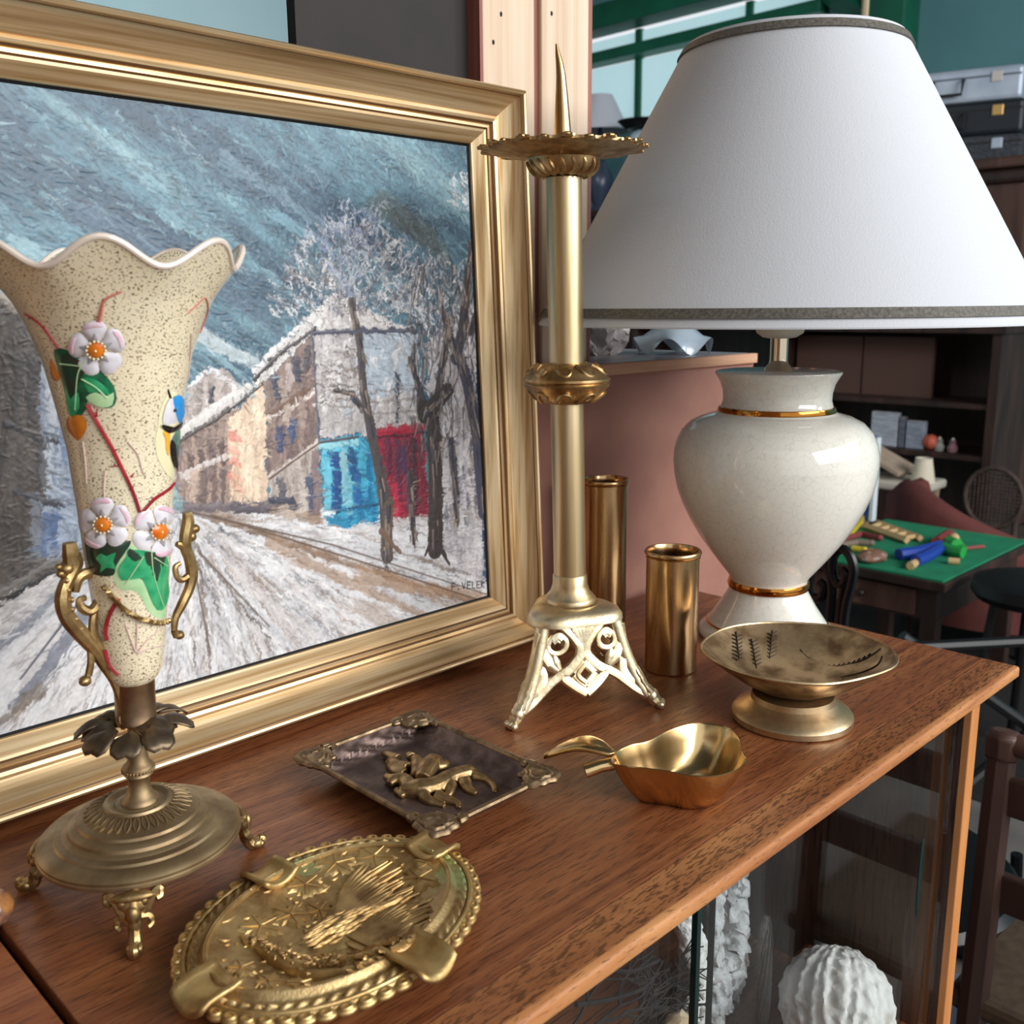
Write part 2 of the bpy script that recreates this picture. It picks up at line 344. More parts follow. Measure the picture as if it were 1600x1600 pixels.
# ================================================================== THE SETTING: market hall
m_floor = M('worn_concrete', S(116, 112, 107), .8, col2=S(92, 88, 85), scale=3, detail=8, bump=.2, bscale=60, bdist=.002)
m_teal = M('teal_painted_wall', S(98, 148, 154), .75, col2=S(88, 138, 144), scale=1.5)
m_green = M('green_painted_steel', S(18, 104, 76), .5, col2=S(14, 88, 64), scale=4)
m_roof = M('grey_corrugated_sheet', S(104, 112, 116), .6, col2=S(88, 96, 100), scale=3)
m_window = M('translucent_sheet', S(180, 206, 210), .6, emit=S(176, 208, 214), emit_s=.62, col2=S(160, 196, 202), scale=2)
XW = 6.0
struct(MB().box((1.5, 1.5, -.05), (13, 14, .1)).build('floor', m_floor, smooth=False))
wl = MB(); wl.box((XW + .06, 2, (T + 1.58) / 2), (.12, 13, T + 1.58)); wl.box((XW + .06, -.6, T + 1.58 + .5), (.12, 7.8, 1.0)); wl.box((XW + .06, 2, T + 2.46), (.12, 13, .3))
struct(wl.build('wall_right', m_teal, smooth=False))
struct(MB().box((1.5, 8.6, 1.7), (10, .12, 3.4)).build('wall_far', m_teal, smooth=False))
struct(MB().box((.9, 5.2, 1.75), (6.4, .12, 3.5)).build('wall_back', M('pale_teal_wall', S(170, 198, 202), .75, col2=S(160, 190, 196), scale=1.5), smooth=False))
struct(MB().box((-2.3, 2.5, 1.7), (.12, 9, 3.4)).build('wall_left_bounce', M('warm_bounce_brown', S(150, 118, 92), .7, col2=S(112, 84, 64), scale=1, stretch=(1, 9, .6)), smooth=False))  # unseen wall added to cut light from the left and bounce warm tones
cl = MB()
for i in range(60):                                   # corrugations run across the hall
    y0 = -1.5 + i * .15
    cl.add([(-2, y0, T + 2.62), (6.1, y0, T + 2.62), (6.1, y0 + .05, T + 2.585), (-2, y0 + .05, T + 2.585), (6.1, y0 + .1, T + 2.585), (-2, y0 + .1, T + 2.585), (6.1, y0 + .15, T + 2.62), (-2, y0 + .15, T + 2.62)],
           [(0, 1, 2, 3), (3, 2, 4, 5), (5, 4, 6, 7)])
struct(cl.build('ceiling', m_roof, smooth=False))
def window(name, y0, y1, z0, z1, n):
    r = bpy.data.objects.new(name, None); COL.objects.link(r); r.location = (XW + .03, (y0 + y1) / 2, T + z0); struct(r)
    wd = (y1 - y0) / n
    for k in range(n):
        MB().box((0, y0 + wd * (k + .5) - (y0 + y1) / 2, (z1 - z0) / 2), (.02, wd - .05, z1 - z0 - .02)).build('pane', m_window, r, smooth=False)
    for k in range(n + 1):
        MB().box((-.01, y0 + wd * k - (y0 + y1) / 2, (z1 - z0) / 2), (.05, .05, z1 - z0)).build('mullion', m_green, r, smooth=False)
window('window_1', 2.96, 8.42, 1.58, 2.03, 6); window('window_2', 2.96, 8.42, 2.10, 2.22, 6)
struct(MB().box((XW - .04, 5.6, T + 2.065), (.16, 4.6, .075)).build('trim_1', m_green, smooth=False, bevel=.01))
struct(MB().box((XW - .12, 4.6, T + 2.30), (.22, 7, .16)).build('trim_2', m_green, smooth=False, bevel=.01))
struct(MB().box((XW - .10, 2.86, 1.75), (.2, .26, 3.5)).build('trim_3', m_green, smooth=False, bevel=.01))
br = MB(); br.tube([(XW - .1, 2.9, T + 1.9), (XW - .1, 3.45, T + 2.3)], .09, 4); struct(br.build('trim_4', m_green, smooth=False))

# ================================================================== sideboard with glass doors, its neighbour, chest and pine cupboard behind
X0, X1, YF, YB = .1345, .905, .279, .660
sb = thing('display_sideboard', (X0, YF, 0), 'reddish brown wooden display sideboard with sliding glass doors', 'sideboard')
def P(mb, name, mat, parent, off, **k):                # build a part from world coordinates under a parent standing at off
    mb.map(lambda p: p - Vector(off)); return mb.build(name, mat, parent, **k)
OFF = (X0, YF, 0)
YS = .309
P(MB().box(((X0 + X1) / 2, (YS + YB) / 2, T - .005), (X1 - X0, YB - YS, .010)), 'tabletop', m_veneer, sb, OFF, smooth=False, bevel=.0012)
P(MB().box(((X0 + X1) / 2, (YS + YF + .005) / 2, T - .005), (X1 - X0, YS - YF - .005, .010)), 'edge_strip', m_veneer_light, sb, OFF, smooth=False, bevel=.0008)
lip = [(.005, 0), (.0016, -.0003), (.0004, -.0012), (0, -.0026), (0, -.0088), (.0005, -.0096), (.0015, -.010), (.005, -.010)]
mb = MB(); mb.grid([[(x, YF + a, T + b) for a, b in lip] for x in (X0, X1)]); n_ = len(lip)
mb.f.append(tuple(range(n_))); mb.f.append(tuple(range(n_, 2 * n_))); mb.f.append((0, n_ - 1, 2 * n_ - 1, n_))
P(mb, 'front_lip', m_edge, sb, OFF)
P(MB().box((.8495, .472, T / 2 - .005 + .05), (.017, .346, T - .010 - .1)), 'side_panel', m_dark_inside, sb, OFF, smooth=False)
P(MB().box((.8495, .2965, T / 2 - .005 + .05), (.0175, .007, T - .010 - .1)), 'side_edge', m_side_edge, sb, OFF, smooth=False, bevel=.001)
P(MB().box((.165, .472, T / 2 - .005 + .05), (.017, .346, T - .010 - .1)), 'side_panel', m_dark_inside, sb, OFF, smooth=False)
P(MB().box((.507, .648, T / 2 + .04), (.70, .008, T - .12)), 'back_panel', m_dark_inside, sb, OFF, smooth=False)
SH = T - .345
P(MB().box((.507, .472, SH - .009), (.668, .344, .018)), 'shelf', m_shelf, sb, OFF, smooth=False)
P(MB().box((.507, .472, .11), (.668, .344, .02)), 'bottom_board', m_dark_inside, sb, OFF, smooth=False)
P(MB().box((.836, .322, T / 2 - .005 + .05), (.012, .02, T - .010 - .12)), 'door_channel', m_dark_inside, sb, OFF, smooth=False)
for x in (.18, .835):
    for y in (.31, .62):
        mb = MB(); mb.tube([(x, y, .10), (x, y, 0)], [.018, .012], 12); P(mb, 'leg', m_dark_inside, sb, OFF)
def door(x0, x1, y):
    d = P(MB().box(((x0 + x1) / 2, y, (SH + T - .010) / 2), (x1 - x0, .004, T - .012 - SH)), 'glass_door', m_pane, sb, OFF, smooth=False); return d
d1 = door(.4565, .838, .306); d2 = door(.174, .486, .316)
P(MB().box((.4545, .306, (SH + T - .010) / 2), (.004, .0042, T - .012 - SH)), 'pane_edge', m_glass_edge, d1, OFF, smooth=False)
P(MB().box((.4865, .316, (SH + T - .010) / 2), (.0012, .0042, T - .012 - SH)), 'pane_edge', m_glass_edge, d2, OFF, smooth=False)
mb = MB(); mb.ball((.785, .3035, T - .165), (.0045, .0012, .038), 14, 10); P(mb, 'finger_pull', m_glass_edge, d1, OFF)

nb = thing('neighbouring_sideboard', (-.2, YF, 0), 'orange brown wooden sideboard set against its neighbour with a narrow dark gap', 'sideboard')
OFN = (-.2, YF, 0); XN = .1300
P(MB().box((XN - .35, (YF + YB) / 2, T - .008), (.70, YB - YF, .016)), 'tabletop', wood('lighter_teak_veneer', S(150, 86, 48), S(116, 60, 32), S(170, 104, 62), grain=(3, 45, 45), rough=.35, pore_scale=(75, 1150, 1150), porelo=.54, porehi=.66, poreamt=.6), nb, OFN, smooth=False, bevel=.0012)
P(MB().box((XN - .35, (YF + YB) / 2 + .01, T / 2 + .04), (.66, YB - YF - .04, T - .112)), 'body', m_dark_inside, nb, OFN, smooth=False)
for x in (-.53, .09):
    for y in (.32, .62):
        mb = MB(); mb.tube([(x, y, .10), (x, y, 0)], [.018, .012], 10); P(mb, 'leg', m_dark_inside, nb, OFN)

ch = thing('chest', (.5, .86, 0), 'tall chest turned away showing its pinkish brown hardboard back', 'chest')
CO = (.5, .86, 0); CZ = T + .256; CY = .684
P(MB().box((.5, CY + .003, (CZ - .012) / 2 + .03), (1.2, .006, CZ - .072)), 'back_board', m_hardboard, ch, CO, smooth=False)
P(MB().box((.5, .884, (CZ - .012) / 2 + .02), (1.19, .385, CZ - .06)), 'body', m_dark_inside, ch, CO, smooth=False)
P(MB().box((.5, CY - .001, CZ - .006), (1.2, .010, .012)), 'top_edge', m_chest_edge, ch, CO, smooth=False, bevel=.001)
P(MB().box((.5, .886, CZ - .006), (1.2, .386, .0118)), 'top_board', m_chest_top, ch, CO, smooth=False)
P(MB().box((1.096, CY - .0015, (CZ - .03) / 2), (.012, .009, CZ - .04)), 'corner_strip', m_chest_edge, ch, CO, smooth=False)
for x in (-.06, 1.06):
    for y in (.72, 1.03): P(MB().box((x, y, .03), (.05, .05, .06)), 'leg', m_dark_inside, ch, CO, smooth=False)

pc = thing('pine_cupboard', (.66, .79, CZ), 'tall pine cupboard with a dark brown panel standing behind the painting', 'cupboard')
PO = (.66, .79, CZ); PH = 1.05
P(MB().box((.7215, .743, CZ + PH / 2), (.070, .022, PH)), 'stile_board', m_pine, pc, PO, smooth=False, bevel=.002)
P(MB().box((.7610, .746, CZ + PH / 2), (.010, .018, PH)), 'stile_groove', m_pine_red, pc, PO, smooth=False)
P(MB().box((.8020, .743, CZ + PH / 2), (.071, .022, PH)), 'stile_board', m_pine, pc, PO, smooth=False, bevel=.002)
P(MB().box((.8405, .7435, CZ + PH / 2), (.006, .021, PH)), 'stile_edge', m_pine_red, pc, PO, smooth=False)
P(MB().box((.6845, .7435, CZ + PH / 2), (.004, .023, PH)), 'stile_edge', m_pine_red, pc, PO, smooth=False)
P(MB().box((.588, .755, CZ + PH / 2), (.192, .012, PH)), 'dark_panel', m_darkpanel, pc, PO, smooth=False)
P(MB().box((.745, .85, CZ + .01), (.18, .19, .02)), 'base_board', m_pine_red, pc, PO, smooth=False)
P(MB().box((.745, .94, CZ + PH / 2), (.18, .01, PH)), 'back_panel', m_darkpanel, pc, PO, smooth=False)
for px_, py_ in ((783, 22), (771, 66), (862, 21)):
    q_ = at_plane(px_, py_, (0, .7318, 0), (0, 1, 0)); mb = MB(); mb.ball(q_, (.0016, .0008, .0024), 8, 5); P(mb, 'nail_hole', m_black, pc, PO)
# ================================================================== framed painting leaning on the cupboard
LEAN = math.radians(2.6)
PX0, PX1, PZH = .02, .661, .505                       # frame outer left and right, height
pt = thing('framed_painting', ((PX0 + PX1) / 2, .660, T), 'gold framed oil painting of a snowy village street with bare trees', 'painting')
prof = [(0, 0), (0, .014), (.0012, .0158), (.0012, .0185), (.0026, .020), (.0026, .0275), (.0042, .030), (.0042, .0335), (.0052, .0360), (.0066, .0388), (.0085, .0400), (.0100, .0392), (.0108, .0365),
        (.0135, .0322), (.0175, .0278), (.0222, .0240), (.0268, .0214), (.0272, .0224), (.0295, .0230), (.0318, .0221), (.0322, .0200), (.0330, .0200), (.0334, .0182), (.0342, .0182), (.0346, .0195), (.0366, .0195), (.037, .0172), (.0378, .0172), (.0382, .0188), (.0402, .0184),
        (.044, .0158), (.048, .0126), (.0495, .0118), (.050, .0108), (.050, .004), (.030, .004), (.030, 0)]
ROT = Matrix.Rotation(-LEAN, 3, 'X')                  # lean back
XC = (PX0 + PX1) / 2
def fpt(x, d, z):                                     # x world, d forward of the back plane, z up the frame -> local to the painting root
    return ROT @ Vector((x - XC, -d, z))
def rail(name, mat, a, b):
    """a, b: corner index pairs; profile swept with mitres"""
    mb = MB(); rows = []
    for (cx, cz, sx, sz) in (a, b):
        rows.append([fpt(cx + sx * u, d, cz + sz * u) for u, d in prof])
    n = len(prof); mb.grid(rows); 
    for k in range(n): pass
    mb.f.append((0, n - 1, 2 * n - 1, n)); mb.f.append(tuple(range(n))); mb.f.append(tuple(range(2 * n - 1, n - 1, -1)))
    return mb.build(name, mat, pt, angle=22)
BL, BR_, TL, TR = (PX0, 0, 1, 1), (PX1, 0, -1, 1), (PX0, PZH, 1, -1), (PX1, PZH, -1, -1)
rail('frame_rail', m_gold, BL, BR_); rail('frame_rail', m_gold, TL, TR); rail('frame_stile', m_gold_v, BR_, TR); rail('frame_stile', m_gold_v, BL, TL)
mb = MB(); mb.add([fpt(x, .003, z) for x, z in ((PX0 + .03, .03), (PX1 - .03, .03), (PX1 - .03, PZH - .03), (PX0 + .03, PZH - .03))], [(0, 1, 2, 3)]); mb.build('backing_board', m_darkpanel, pt, smooth=False)
ox0, ox1, oz0, oz1 = PX0 + .050, PX1 - .050, .050, PZH - .050
for a, b in (((ox0, oz0), (ox1, oz0)), ((ox0, oz1), (ox1, oz1)), ((ox0, oz0), (ox0, oz1)), ((ox1, oz0), (ox1, oz1))):
    mb = MB(); mb.tube([fpt(a[0], .0082, a[1]), fpt(b[0], .0082, b[1])], .0016, 4); mb.build('inner_slip', m_black, pt, smooth=False)

m_line = M('dark_antiquing', S(96, 66, 36), .5, .3)
for u_, d_ in ((.0109, .0363), (.0326, .0200), (.0374, .0176)):
    cs = [(PX0 + u_, u_), (PX1 - u_, u_), (PX1 - u_, PZH - u_), (PX0 + u_, PZH - u_)]
    for i in range(4):
        a, b = cs[i], cs[(i + 1) % 4]; MB().tube([fpt(a[0], d_, a[1]), fpt(b[0], d_, b[1])], .00055, 6).build('groove_line', m_line, pt)
# ---- the picture itself: a relief of paint on canvas; colours are painted stroke by stroke on a fine grid
STEP = .00078
NX, NZ = int((ox1 - ox0) / STEP), int((oz1 - oz0) / STEP)
gx = np.linspace(0, 1, NX)[None, :].repeat(NZ, 0); gz = np.linspace(0, 1, NZ)[:, None].repeat(NX, 1)
WX, WZ = (ox1 - ox0), (oz1 - oz0)
img = np.zeros((NZ, NX, 3)); hgt = np.zeros((NZ, NX))
PN = pt.location + Vector(); Nrm = ROT @ Vector((0, -1, 0)); Pc = Vector(pt.location) + fpt(XC, .008, 0)
def uv(x, y):                                         # photo position -> canvas metres (across, up)
    p = at_plane(x, y, Pc, Nrm) - Vector(pt.location); q = ROT.inverted() @ p
    return (q.x + XC - ox0, q.z - oz0)
def sm(t): return t * t * (3 - 2 * t)
def vnoise(X, Y, seed=0):
    r = np.random.default_rng(seed).random((128, 128)); xi = np.floor(X).astype(int); yi = np.floor(Y).astype(int); fx = sm(X - xi); fy = sm(Y - yi)
    g = lambda a, b: r[a % 128, b % 128]
    return (g(xi, yi) * (1 - fx) + g(xi + 1, yi) * fx) * (1 - fy) + (g(xi, yi + 1) * (1 - fx) + g(xi + 1, yi + 1) * fx) * fy
def fbm(X, Y, seed=0, o=4):
    s = 0; a = .5
    for k in range(o): s = s + a * vnoise(X * 2 ** k, Y * 2 ** k, seed + k); a *= .5
    return s / (1 - .5 ** o)
MX, MZ = gx * WX, gz * WZ
def aniso(ang, along, across, seed, o=4):
    c, s = math.cos(ang), math.sin(ang); return fbm((MX * c + MZ * s) * along, (-MX * s + MZ * c) * across, seed, o)
def C3(*c): return np.array(S(*c)[:3])
def poly(pts, col, var=.12, ang=1.3, seed=1, soft=None, photo=True, dark=None, rel=.5, edge=True):
    q = [uv(*p) for p in pts] if photo else pts
    jx = (fbm(MX * 160, MZ * 160, seed + 50, 2) - .5) * .004; jz = (fbm(MX * 160, MZ * 160, seed + 90, 2) - .5) * .004
    X = MX + jx; Z = MZ + jz; m = np.zeros(X.shape, bool); n = len(q)
    for i in range(n):
        x1, z1 = q[i]; x2, z2 = q[(i + 1) % n]
        if z1 == z2: continue
        c = ((z1 > Z) != (z2 > Z)) & (X < (x2 - x1) * (Z - z1) / (z2 - z1) + x1); m ^= c
    if not m.any(): return m
    st = aniso(ang, 40, 420, seed); c1 = C3(*col); c2 = C3(*dark) if dark else c1 * (1 - 3 * var)
    t = np.clip((st - .35) / .3, 0, 1)[..., None]
    lay = c1 * t + c2 * (1 - t); img[m] = lay[m]; hgt[m] = (st[m]) * rel
    return m
def stroke(pts, w0, w1, col, photo=True, alpha=1., rel=1., jit=0., seed=None, col2=None, lin=None):
    q = [uv(*p) for p in pts] if photo else pts
    if jit: q = [(a + random.uniform(-jit, jit), b + random.uniform(-jit, jit)) for a, b in q]
    seg = [math.dist(q[i], q[i + 1]) for i in range(len(q) - 1)]; L = sum(seg) or 1e-6; c = lin if lin is not None else C3(*col); wm = max(w0, w1)
    xs_ = [p[0] for p in q]; zs__ = [p[1] for p in q]
    i0 = max(int((min(xs_) - wm) / STEP) - 1, 0); i1 = min(int((max(xs_) + wm) / STEP) + 3, NX); k0 = max(int((min(zs__) - wm) / STEP) - 1, 0); k1 = min(int((max(zs__) + wm) / STEP) + 3, NZ)
    if i1 <= i0 or k1 <= k0: return
    X = MX[k0:k1, i0:i1]; Z = MZ[k0:k1, i0:i1]; best = np.full(X.shape, 9.); acc = 0; dd = np.full(X.shape, 9.)
    for i in range(len(q) - 1):
        (x1, z1), (x2, z2) = q[i], q[i + 1]; sl = seg[i]
        if sl < 1e-7: continue
        t = np.clip(((X - x1) * (x2 - x1) + (Z - z1) * (z2 - z1)) / sl ** 2, 0, 1); d = np.hypot(X - x1 - t * (x2 - x1), Z - z1 - t * (z2 - z1))
        e = d - (w0 + (w1 - w0) * (acc + t * sl) / L); dd = np.where(e < best, d, dd); best = np.minimum(best, e); acc += sl
    a = np.clip(-best / (STEP * 1.1) + .5, 0, 1) * alpha
    img[k0:k1, i0:i1] = img[k0:k1, i0:i1] * (1 - a[..., None]) + c * a[..., None]
    hs = hgt[k0:k1, i0:i1]; hgt[k0:k1, i0:i1] = hs * (1 - a) + rel * (1 - .6 * np.clip(dd / max(wm, 1e-5), 0, 1)) * a
def smear(pts, w, cols, n, length, ang, spread=.25, rel=.8, alpha=.9, photo=True):
    """n short knife strokes scattered inside the box of pts"""
    q = [uv(*p) for p in pts] if photo else pts; xs = [a for a, b in q]; zs = [b for a, b in q]
    for _ in range(n):
        x = random.uniform(min(xs), max(xs)); z = random.uniform(min(zs), max(zs)); a = ang + random.gauss(0, spread); l = length * random.uniform(.5, 1.4)
        stroke([(x, z), (x + l * math.cos(a), z + l * math.sin(a))], w * random.uniform(.5, 1.2), w * .3, random.choice(cols), False, alpha, rel)
# sky: diagonal sweeps falling to the right
sk = aniso(-.55, 22, 110, 3, 5); sk2 = aniso(-.6, 4, 22, 9, 3)
c_a, c_b, c_c, c_d = C3(62, 92, 112), C3(96, 136, 152), C3(150, 182, 188), C3(52, 76, 98)
t1 = np.clip((sk - .3) / .4, 0, 1)[..., None]; t2 = np.clip((sk2 - .45) / .22, 0, 1)[..., None]
img[:] = (c_a * (1 - t1) + c_b * t1) * (1 - t2) + (c_b * (1 - t1) + c_c * t1) * t2
t3 = np.clip((aniso(-.55, 5, 30, 21, 3) - .52) / .16, 0, 1)[..., None] * .75; img[:] = img * (1 - t3) + c_d * t3
hgt[:] = sk * .8
BX = [(0, 0), (WX, 0), (WX, WZ), (0, WZ)]
SKYB = [(0, WZ * .42), (WX, WZ * .42), (WX, WZ), (0, WZ)]
for cols, n, w_, l_, al in (([(140, 178, 186), (122, 164, 176), (112, 156, 172)], 520, .0013, .020, .5), ([(66, 96, 116), (78, 108, 126), (84, 108, 128)], 700, .0013, .018, .5), ([(176, 198, 202), (166, 190, 196)], 90, .0009, .010, .5), ([(40, 62, 76), (48, 68, 80)], 900, .00045, .010, .7)):
    smear(SKYB, w_, cols, n, l_, -.55, .28, 1., al, False)
for (x, y, l, w_, c, al) in ((0, 470, .10, .006, (158, 186, 192), .7), (20, 380, .12, .005, (150, 186, 196), .6), (250, 330, .10, .004, (150, 190, 200), .6), (300, 520, .09, .006, (196, 208, 210), .75), (330, 590, .06, .006, (206, 214, 214), .7), (420, 330, .09, .005, (128, 170, 186), .6),
                            (600, 315, .05, .009, (92, 92, 76), .45), (580, 320, .07, .006, (84, 84, 70), .5), (130, 330, .11, .007, (82, 104, 126), .6), (60, 210, .16, .006, (84, 124, 142), .5), (350, 250, .16, .005, (112, 140, 156), .6)):
    a = uv(x, y); stroke([a, (a[0] + l * .8, a[1] - l * .42), (a[0] + l * 1.3, a[1] - l * .8)], w_, w_ * .4, c, False, al, 1.)
# road and snow: sweeps running from the street's far end
g0 = uv(285, 800)
poly([(-900, 1300), (-900, 1000), (0, 930), (120, 880), (285, 798), (470, 830), (560, 860), (790, 860), (790, 1400), (0, 1600)], (214, 212, 212), .05, -.4, 31, dark=(188, 184, 184), rel=.7)
xs = MX - g0[0]; zs = MZ - g0[1]; ang_ = np.arctan2(zs, xs); rad_ = np.hypot(xs, zs)
road = ((ang_ < -.12) & (ang_ > -2.7))
rt = fbm(ang_ * 22 + 7 + .6 * fbm(MX * 40, MZ * 40, 5, 3), rad_ * 14, 61, 5); tt = np.clip((rt - .44) / .3, 0, 1)[..., None]
rb = fbm(ang_ * 12 + 3 + .8 * fbm(MX * 30, MZ * 30, 15, 3), rad_ * 9, 77, 4); tb = np.clip((rb - .52) / .16, 0, 1)[..., None] * .55 * np.clip((ang_ + 1.5) / 1.0, .25, 1)[..., None]
lay = C3(222, 222, 224) * (1 - tt) + C3(196, 196, 200) * tt; lay = lay * (1 - tb) + C3(160, 132, 108) * tb
img[road] = lay[road]; hgt[road] = rt[road]
for _ in range(520):
    a = random.uniform(-2.4, -.2); r0 = random.uniform(.02, .42); l = random.uniform(.012, .06); c = random.choice([(96, 84, 74), (140, 116, 96), (240, 238, 238), (120, 106, 96), (236, 234, 234), (168, 142, 120), (84, 90, 104)])
    p = lambda r: (g0[0] + r * math.cos(a), g0[1] + r * math.sin(a)); stroke([p(r0), p(r0 + l)], random.uniform(.0004, .0011) * (1 + r0 * 1.2), .0003, c, False, .65, 1.3, jit=.0022)
for x1, y1, x2, y2, w_, c in ((300, 800, 760, 950, .0022, (120, 96, 78)), (330, 805, 800, 960, .003, (150, 122, 98)), (420, 850, 700, 980, .005, (168, 138, 112)), (560, 900, 770, 935, .007, (170, 138, 110)), (300, 850, 420, 1000, .0014, (92, 80, 70)), (310, 880, 330, 1060, .0016, (120, 100, 86)),
                              (120, 905, 0, 1010, .004, (104, 112, 128)), (130, 960, 20, 1110, .006, (96, 104, 124)), (60, 1080, 0, 1130, .005, (124, 112, 98)), (280, 810, 340, 960, .0016, (110, 96, 88)), (640, 870, 770, 905, .0016, (110, 92, 78))):
    stroke([(x1, y1), ((x1 + x2) / 2, (y1 + y2) / 2 + 4), (x2, y2)], w_, w_ * .6, c, True, .75, 1.1)
# far houses
poly([(262, 720), (275, 640), (305, 600), (345, 575), (372, 605), (372, 780), (285, 795)], (196, 184, 178), .05, 1.5, 41, dark=(158, 146, 142))
stroke([(296, 602), (328, 578), (368, 606)], .0016, .0012, (232, 230, 230)); stroke([(330, 612), (331, 632)], .0022, .002, (70, 68, 76))
poly([(268, 690), (372, 640), (372, 795), (280, 792)], (176, 152, 138), .1, 1.5, 43, dark=(128, 110, 104))
stroke([(270, 686), (330, 645), (410, 592)], .004, .003, (226, 222, 218)); stroke([(272, 694), (340, 655), (412, 600)], .0012, .0012, (66, 60, 60))
for x, y in ((296, 715), (312, 708), (330, 700), (346, 694)): stroke([(x, y), (x, y + 28)], .0022, .002, (92, 74, 72), alpha=.8)
stroke([(285, 745), (320, 728), (358, 712)], .003, .002, (210, 200, 194)); 
for x in (300, 316, 332, 346): stroke([(x, 742), (x, 785)], .0026, .002, random.choice([(120, 98, 92), (196, 172, 156), (104, 88, 86)]), alpha=.85)
poly([(354, 655), (412, 602), (418, 788), (362, 792)], (236, 218, 192), .03, 1.5, 45, dark=(216, 190, 164))
for y in (680, 700, 722, 744, 760): stroke([(362, y), (374, y + 10)], .0036, .002, random.choice([(226, 140, 122), (214, 120, 108), (230, 170, 150)]), alpha=.75, jit=.001)
stroke([(365, 790), (365, 735)], .0016, .001, (206, 180, 150)); stroke([(288, 797), (420, 790)], .003, .003, (116, 106, 110)); stroke([(365, 797), (425, 800)], .003, .002, (90, 84, 92))
# corner house: side wall, front wall, roof
poly([(412, 602), (487, 520), (497, 690), (418, 748)], (150, 128, 118), .1, 1.5, 47, dark=(116, 98, 96))
poly([(418, 748), (497, 690), (500, 822), (420, 790)], (196, 186, 178), .05, 1.5, 49, dark=(160, 146, 138))
poly([(487, 520), (650, 512), (662, 672), (497, 690)], (206, 202, 202), .04, 1.4, 51, dark=(176, 170, 170))
poly([(560, 516), (650, 512), (658, 610), (575, 625)], (186, 200, 212), .03, 1.5, 53, dark=(170, 178, 188))
poly([(396, 590), (400, 572), (522, 462), (640, 520), (487, 522), (412, 600)], (228, 226, 224), .03, .7, 55, dark=(204, 200, 196))
poly([(522, 462), (648, 520), (490, 520)], (220, 216, 214), .04, 2.2, 57, dark=(186, 178, 176))
stroke([(398, 592), (440, 552), (490, 515)], .0016, .0016, (70, 64, 66)); stroke([(490, 521), (570, 518), (648, 517)], .0022, .0018, (70, 74, 92)); stroke([(396, 580), (470, 508), (522, 460)], .002, .001, (240, 238, 238))
stroke([(487, 520), (492, 610), (498, 690)], .0012, .0012, (92, 90, 104)); stroke([(419, 648), (455, 626), (490, 600)], .0034, .003, (122, 96, 84)); stroke([(416, 656), (455, 640), (492, 612)], .0012, .001, (226, 216, 208)); stroke([(420, 748), (460, 720), (498, 692)], .002, .002, (206, 192, 182))
for x, y, h, c in ((430, 595, 26, (58, 64, 86)), (450, 576, 30, (190, 176, 172)), (462, 566, 28, (66, 70, 88)), (478, 553, 26, (74, 72, 82)), (436, 672, 34, (58, 72, 108)), (456, 664, 26, (62, 84, 122)), (440, 600, 24, (176, 156, 144)), (470, 630, 34, (170, 150, 140)), (446, 640, 20, (190, 172, 160))):
    stroke([(x, y), (x + 1, y + h)], .0036, .003, c, alpha=.9, jit=.0006)
for x, y, h, c in ((438, 755, 18, (86, 84, 92)), (484, 750, 55, (54, 70, 104)), (492, 710, 105, (130, 112, 112)), (430, 785, 4, (70, 72, 84)), (455, 788, 3, (70, 72, 84))): stroke([(x, y), (x + 2, y + h)], .0036, .0036, c, alpha=.9)
stroke([(422, 783), (455, 786)], .003, .003, (72, 74, 88)); stroke([(425, 800), (500, 815)], .004, .003, (170, 142, 118), alpha=.7)
for _ in range(60):
    x = random.uniform(500, 650); y = random.uniform(530, 660); stroke([(x, y), (x + random.uniform(-4, 6), y + random.uniform(8, 26))], .002, .001, random.choice([(226, 224, 224), (184, 178, 176), (150, 150, 158), (236, 234, 232), (176, 192, 206)]), alpha=.7)
for y in (612, 630, 648): stroke([(580, y), (655, y - 4)], .0012, .001, (136, 124, 116), alpha=.7)
stroke([(619, 585), (620, 660)], .0018, .0014, (70, 74, 86)); stroke([(499, 690), (560, 682)], .002, .002, (70, 74, 84))
# blue and red shop fronts
poly([(499, 690), (560, 678), (584, 700), (590, 815), (512, 826)], (60, 164, 196), .08, 1.5, 61, dark=(34, 124, 172))
stroke([(502, 698), (555, 692)], .0032, .003, (150, 210, 222)); stroke([(504, 708), (556, 702)], .0016, .001, (96, 190, 212))
for x, y, h, c in ((517, 712, 78, (28, 84, 150)), (524, 716, 80, (22, 70, 130)), (548, 708, 40, (26, 70, 116)), (556, 740, 60, (30, 96, 160)), (536, 712, 72, (150, 196, 204)), (570, 712, 85, (24, 110, 156)), (508, 720, 80, (110, 196, 216)), (542, 748, 50, (120, 186, 204)), (564, 712, 60, (70, 170, 200))): stroke([(x, y), (x + 4, y + h)], .004, .003, c, alpha=.9, jit=.0006)
stroke([(512, 800), (588, 790)], .0012, .0012, (24, 84, 120)); stroke([(514, 806), (540, 822)], .005, .004, (44, 140, 180)); stroke([(508, 803), (520, 800)], .0022, .002, (220, 232, 236))
poly([(587, 672), (660, 664), (670, 806), (612, 812), (600, 750)], (158, 36, 62), .08, 1.55, 63, dark=(110, 30, 50))
stroke([(590, 676), (660, 668)], .0028, .0028, (176, 40, 66)); stroke([(590, 684), (662, 676)], .0012, .001, (80, 28, 44))
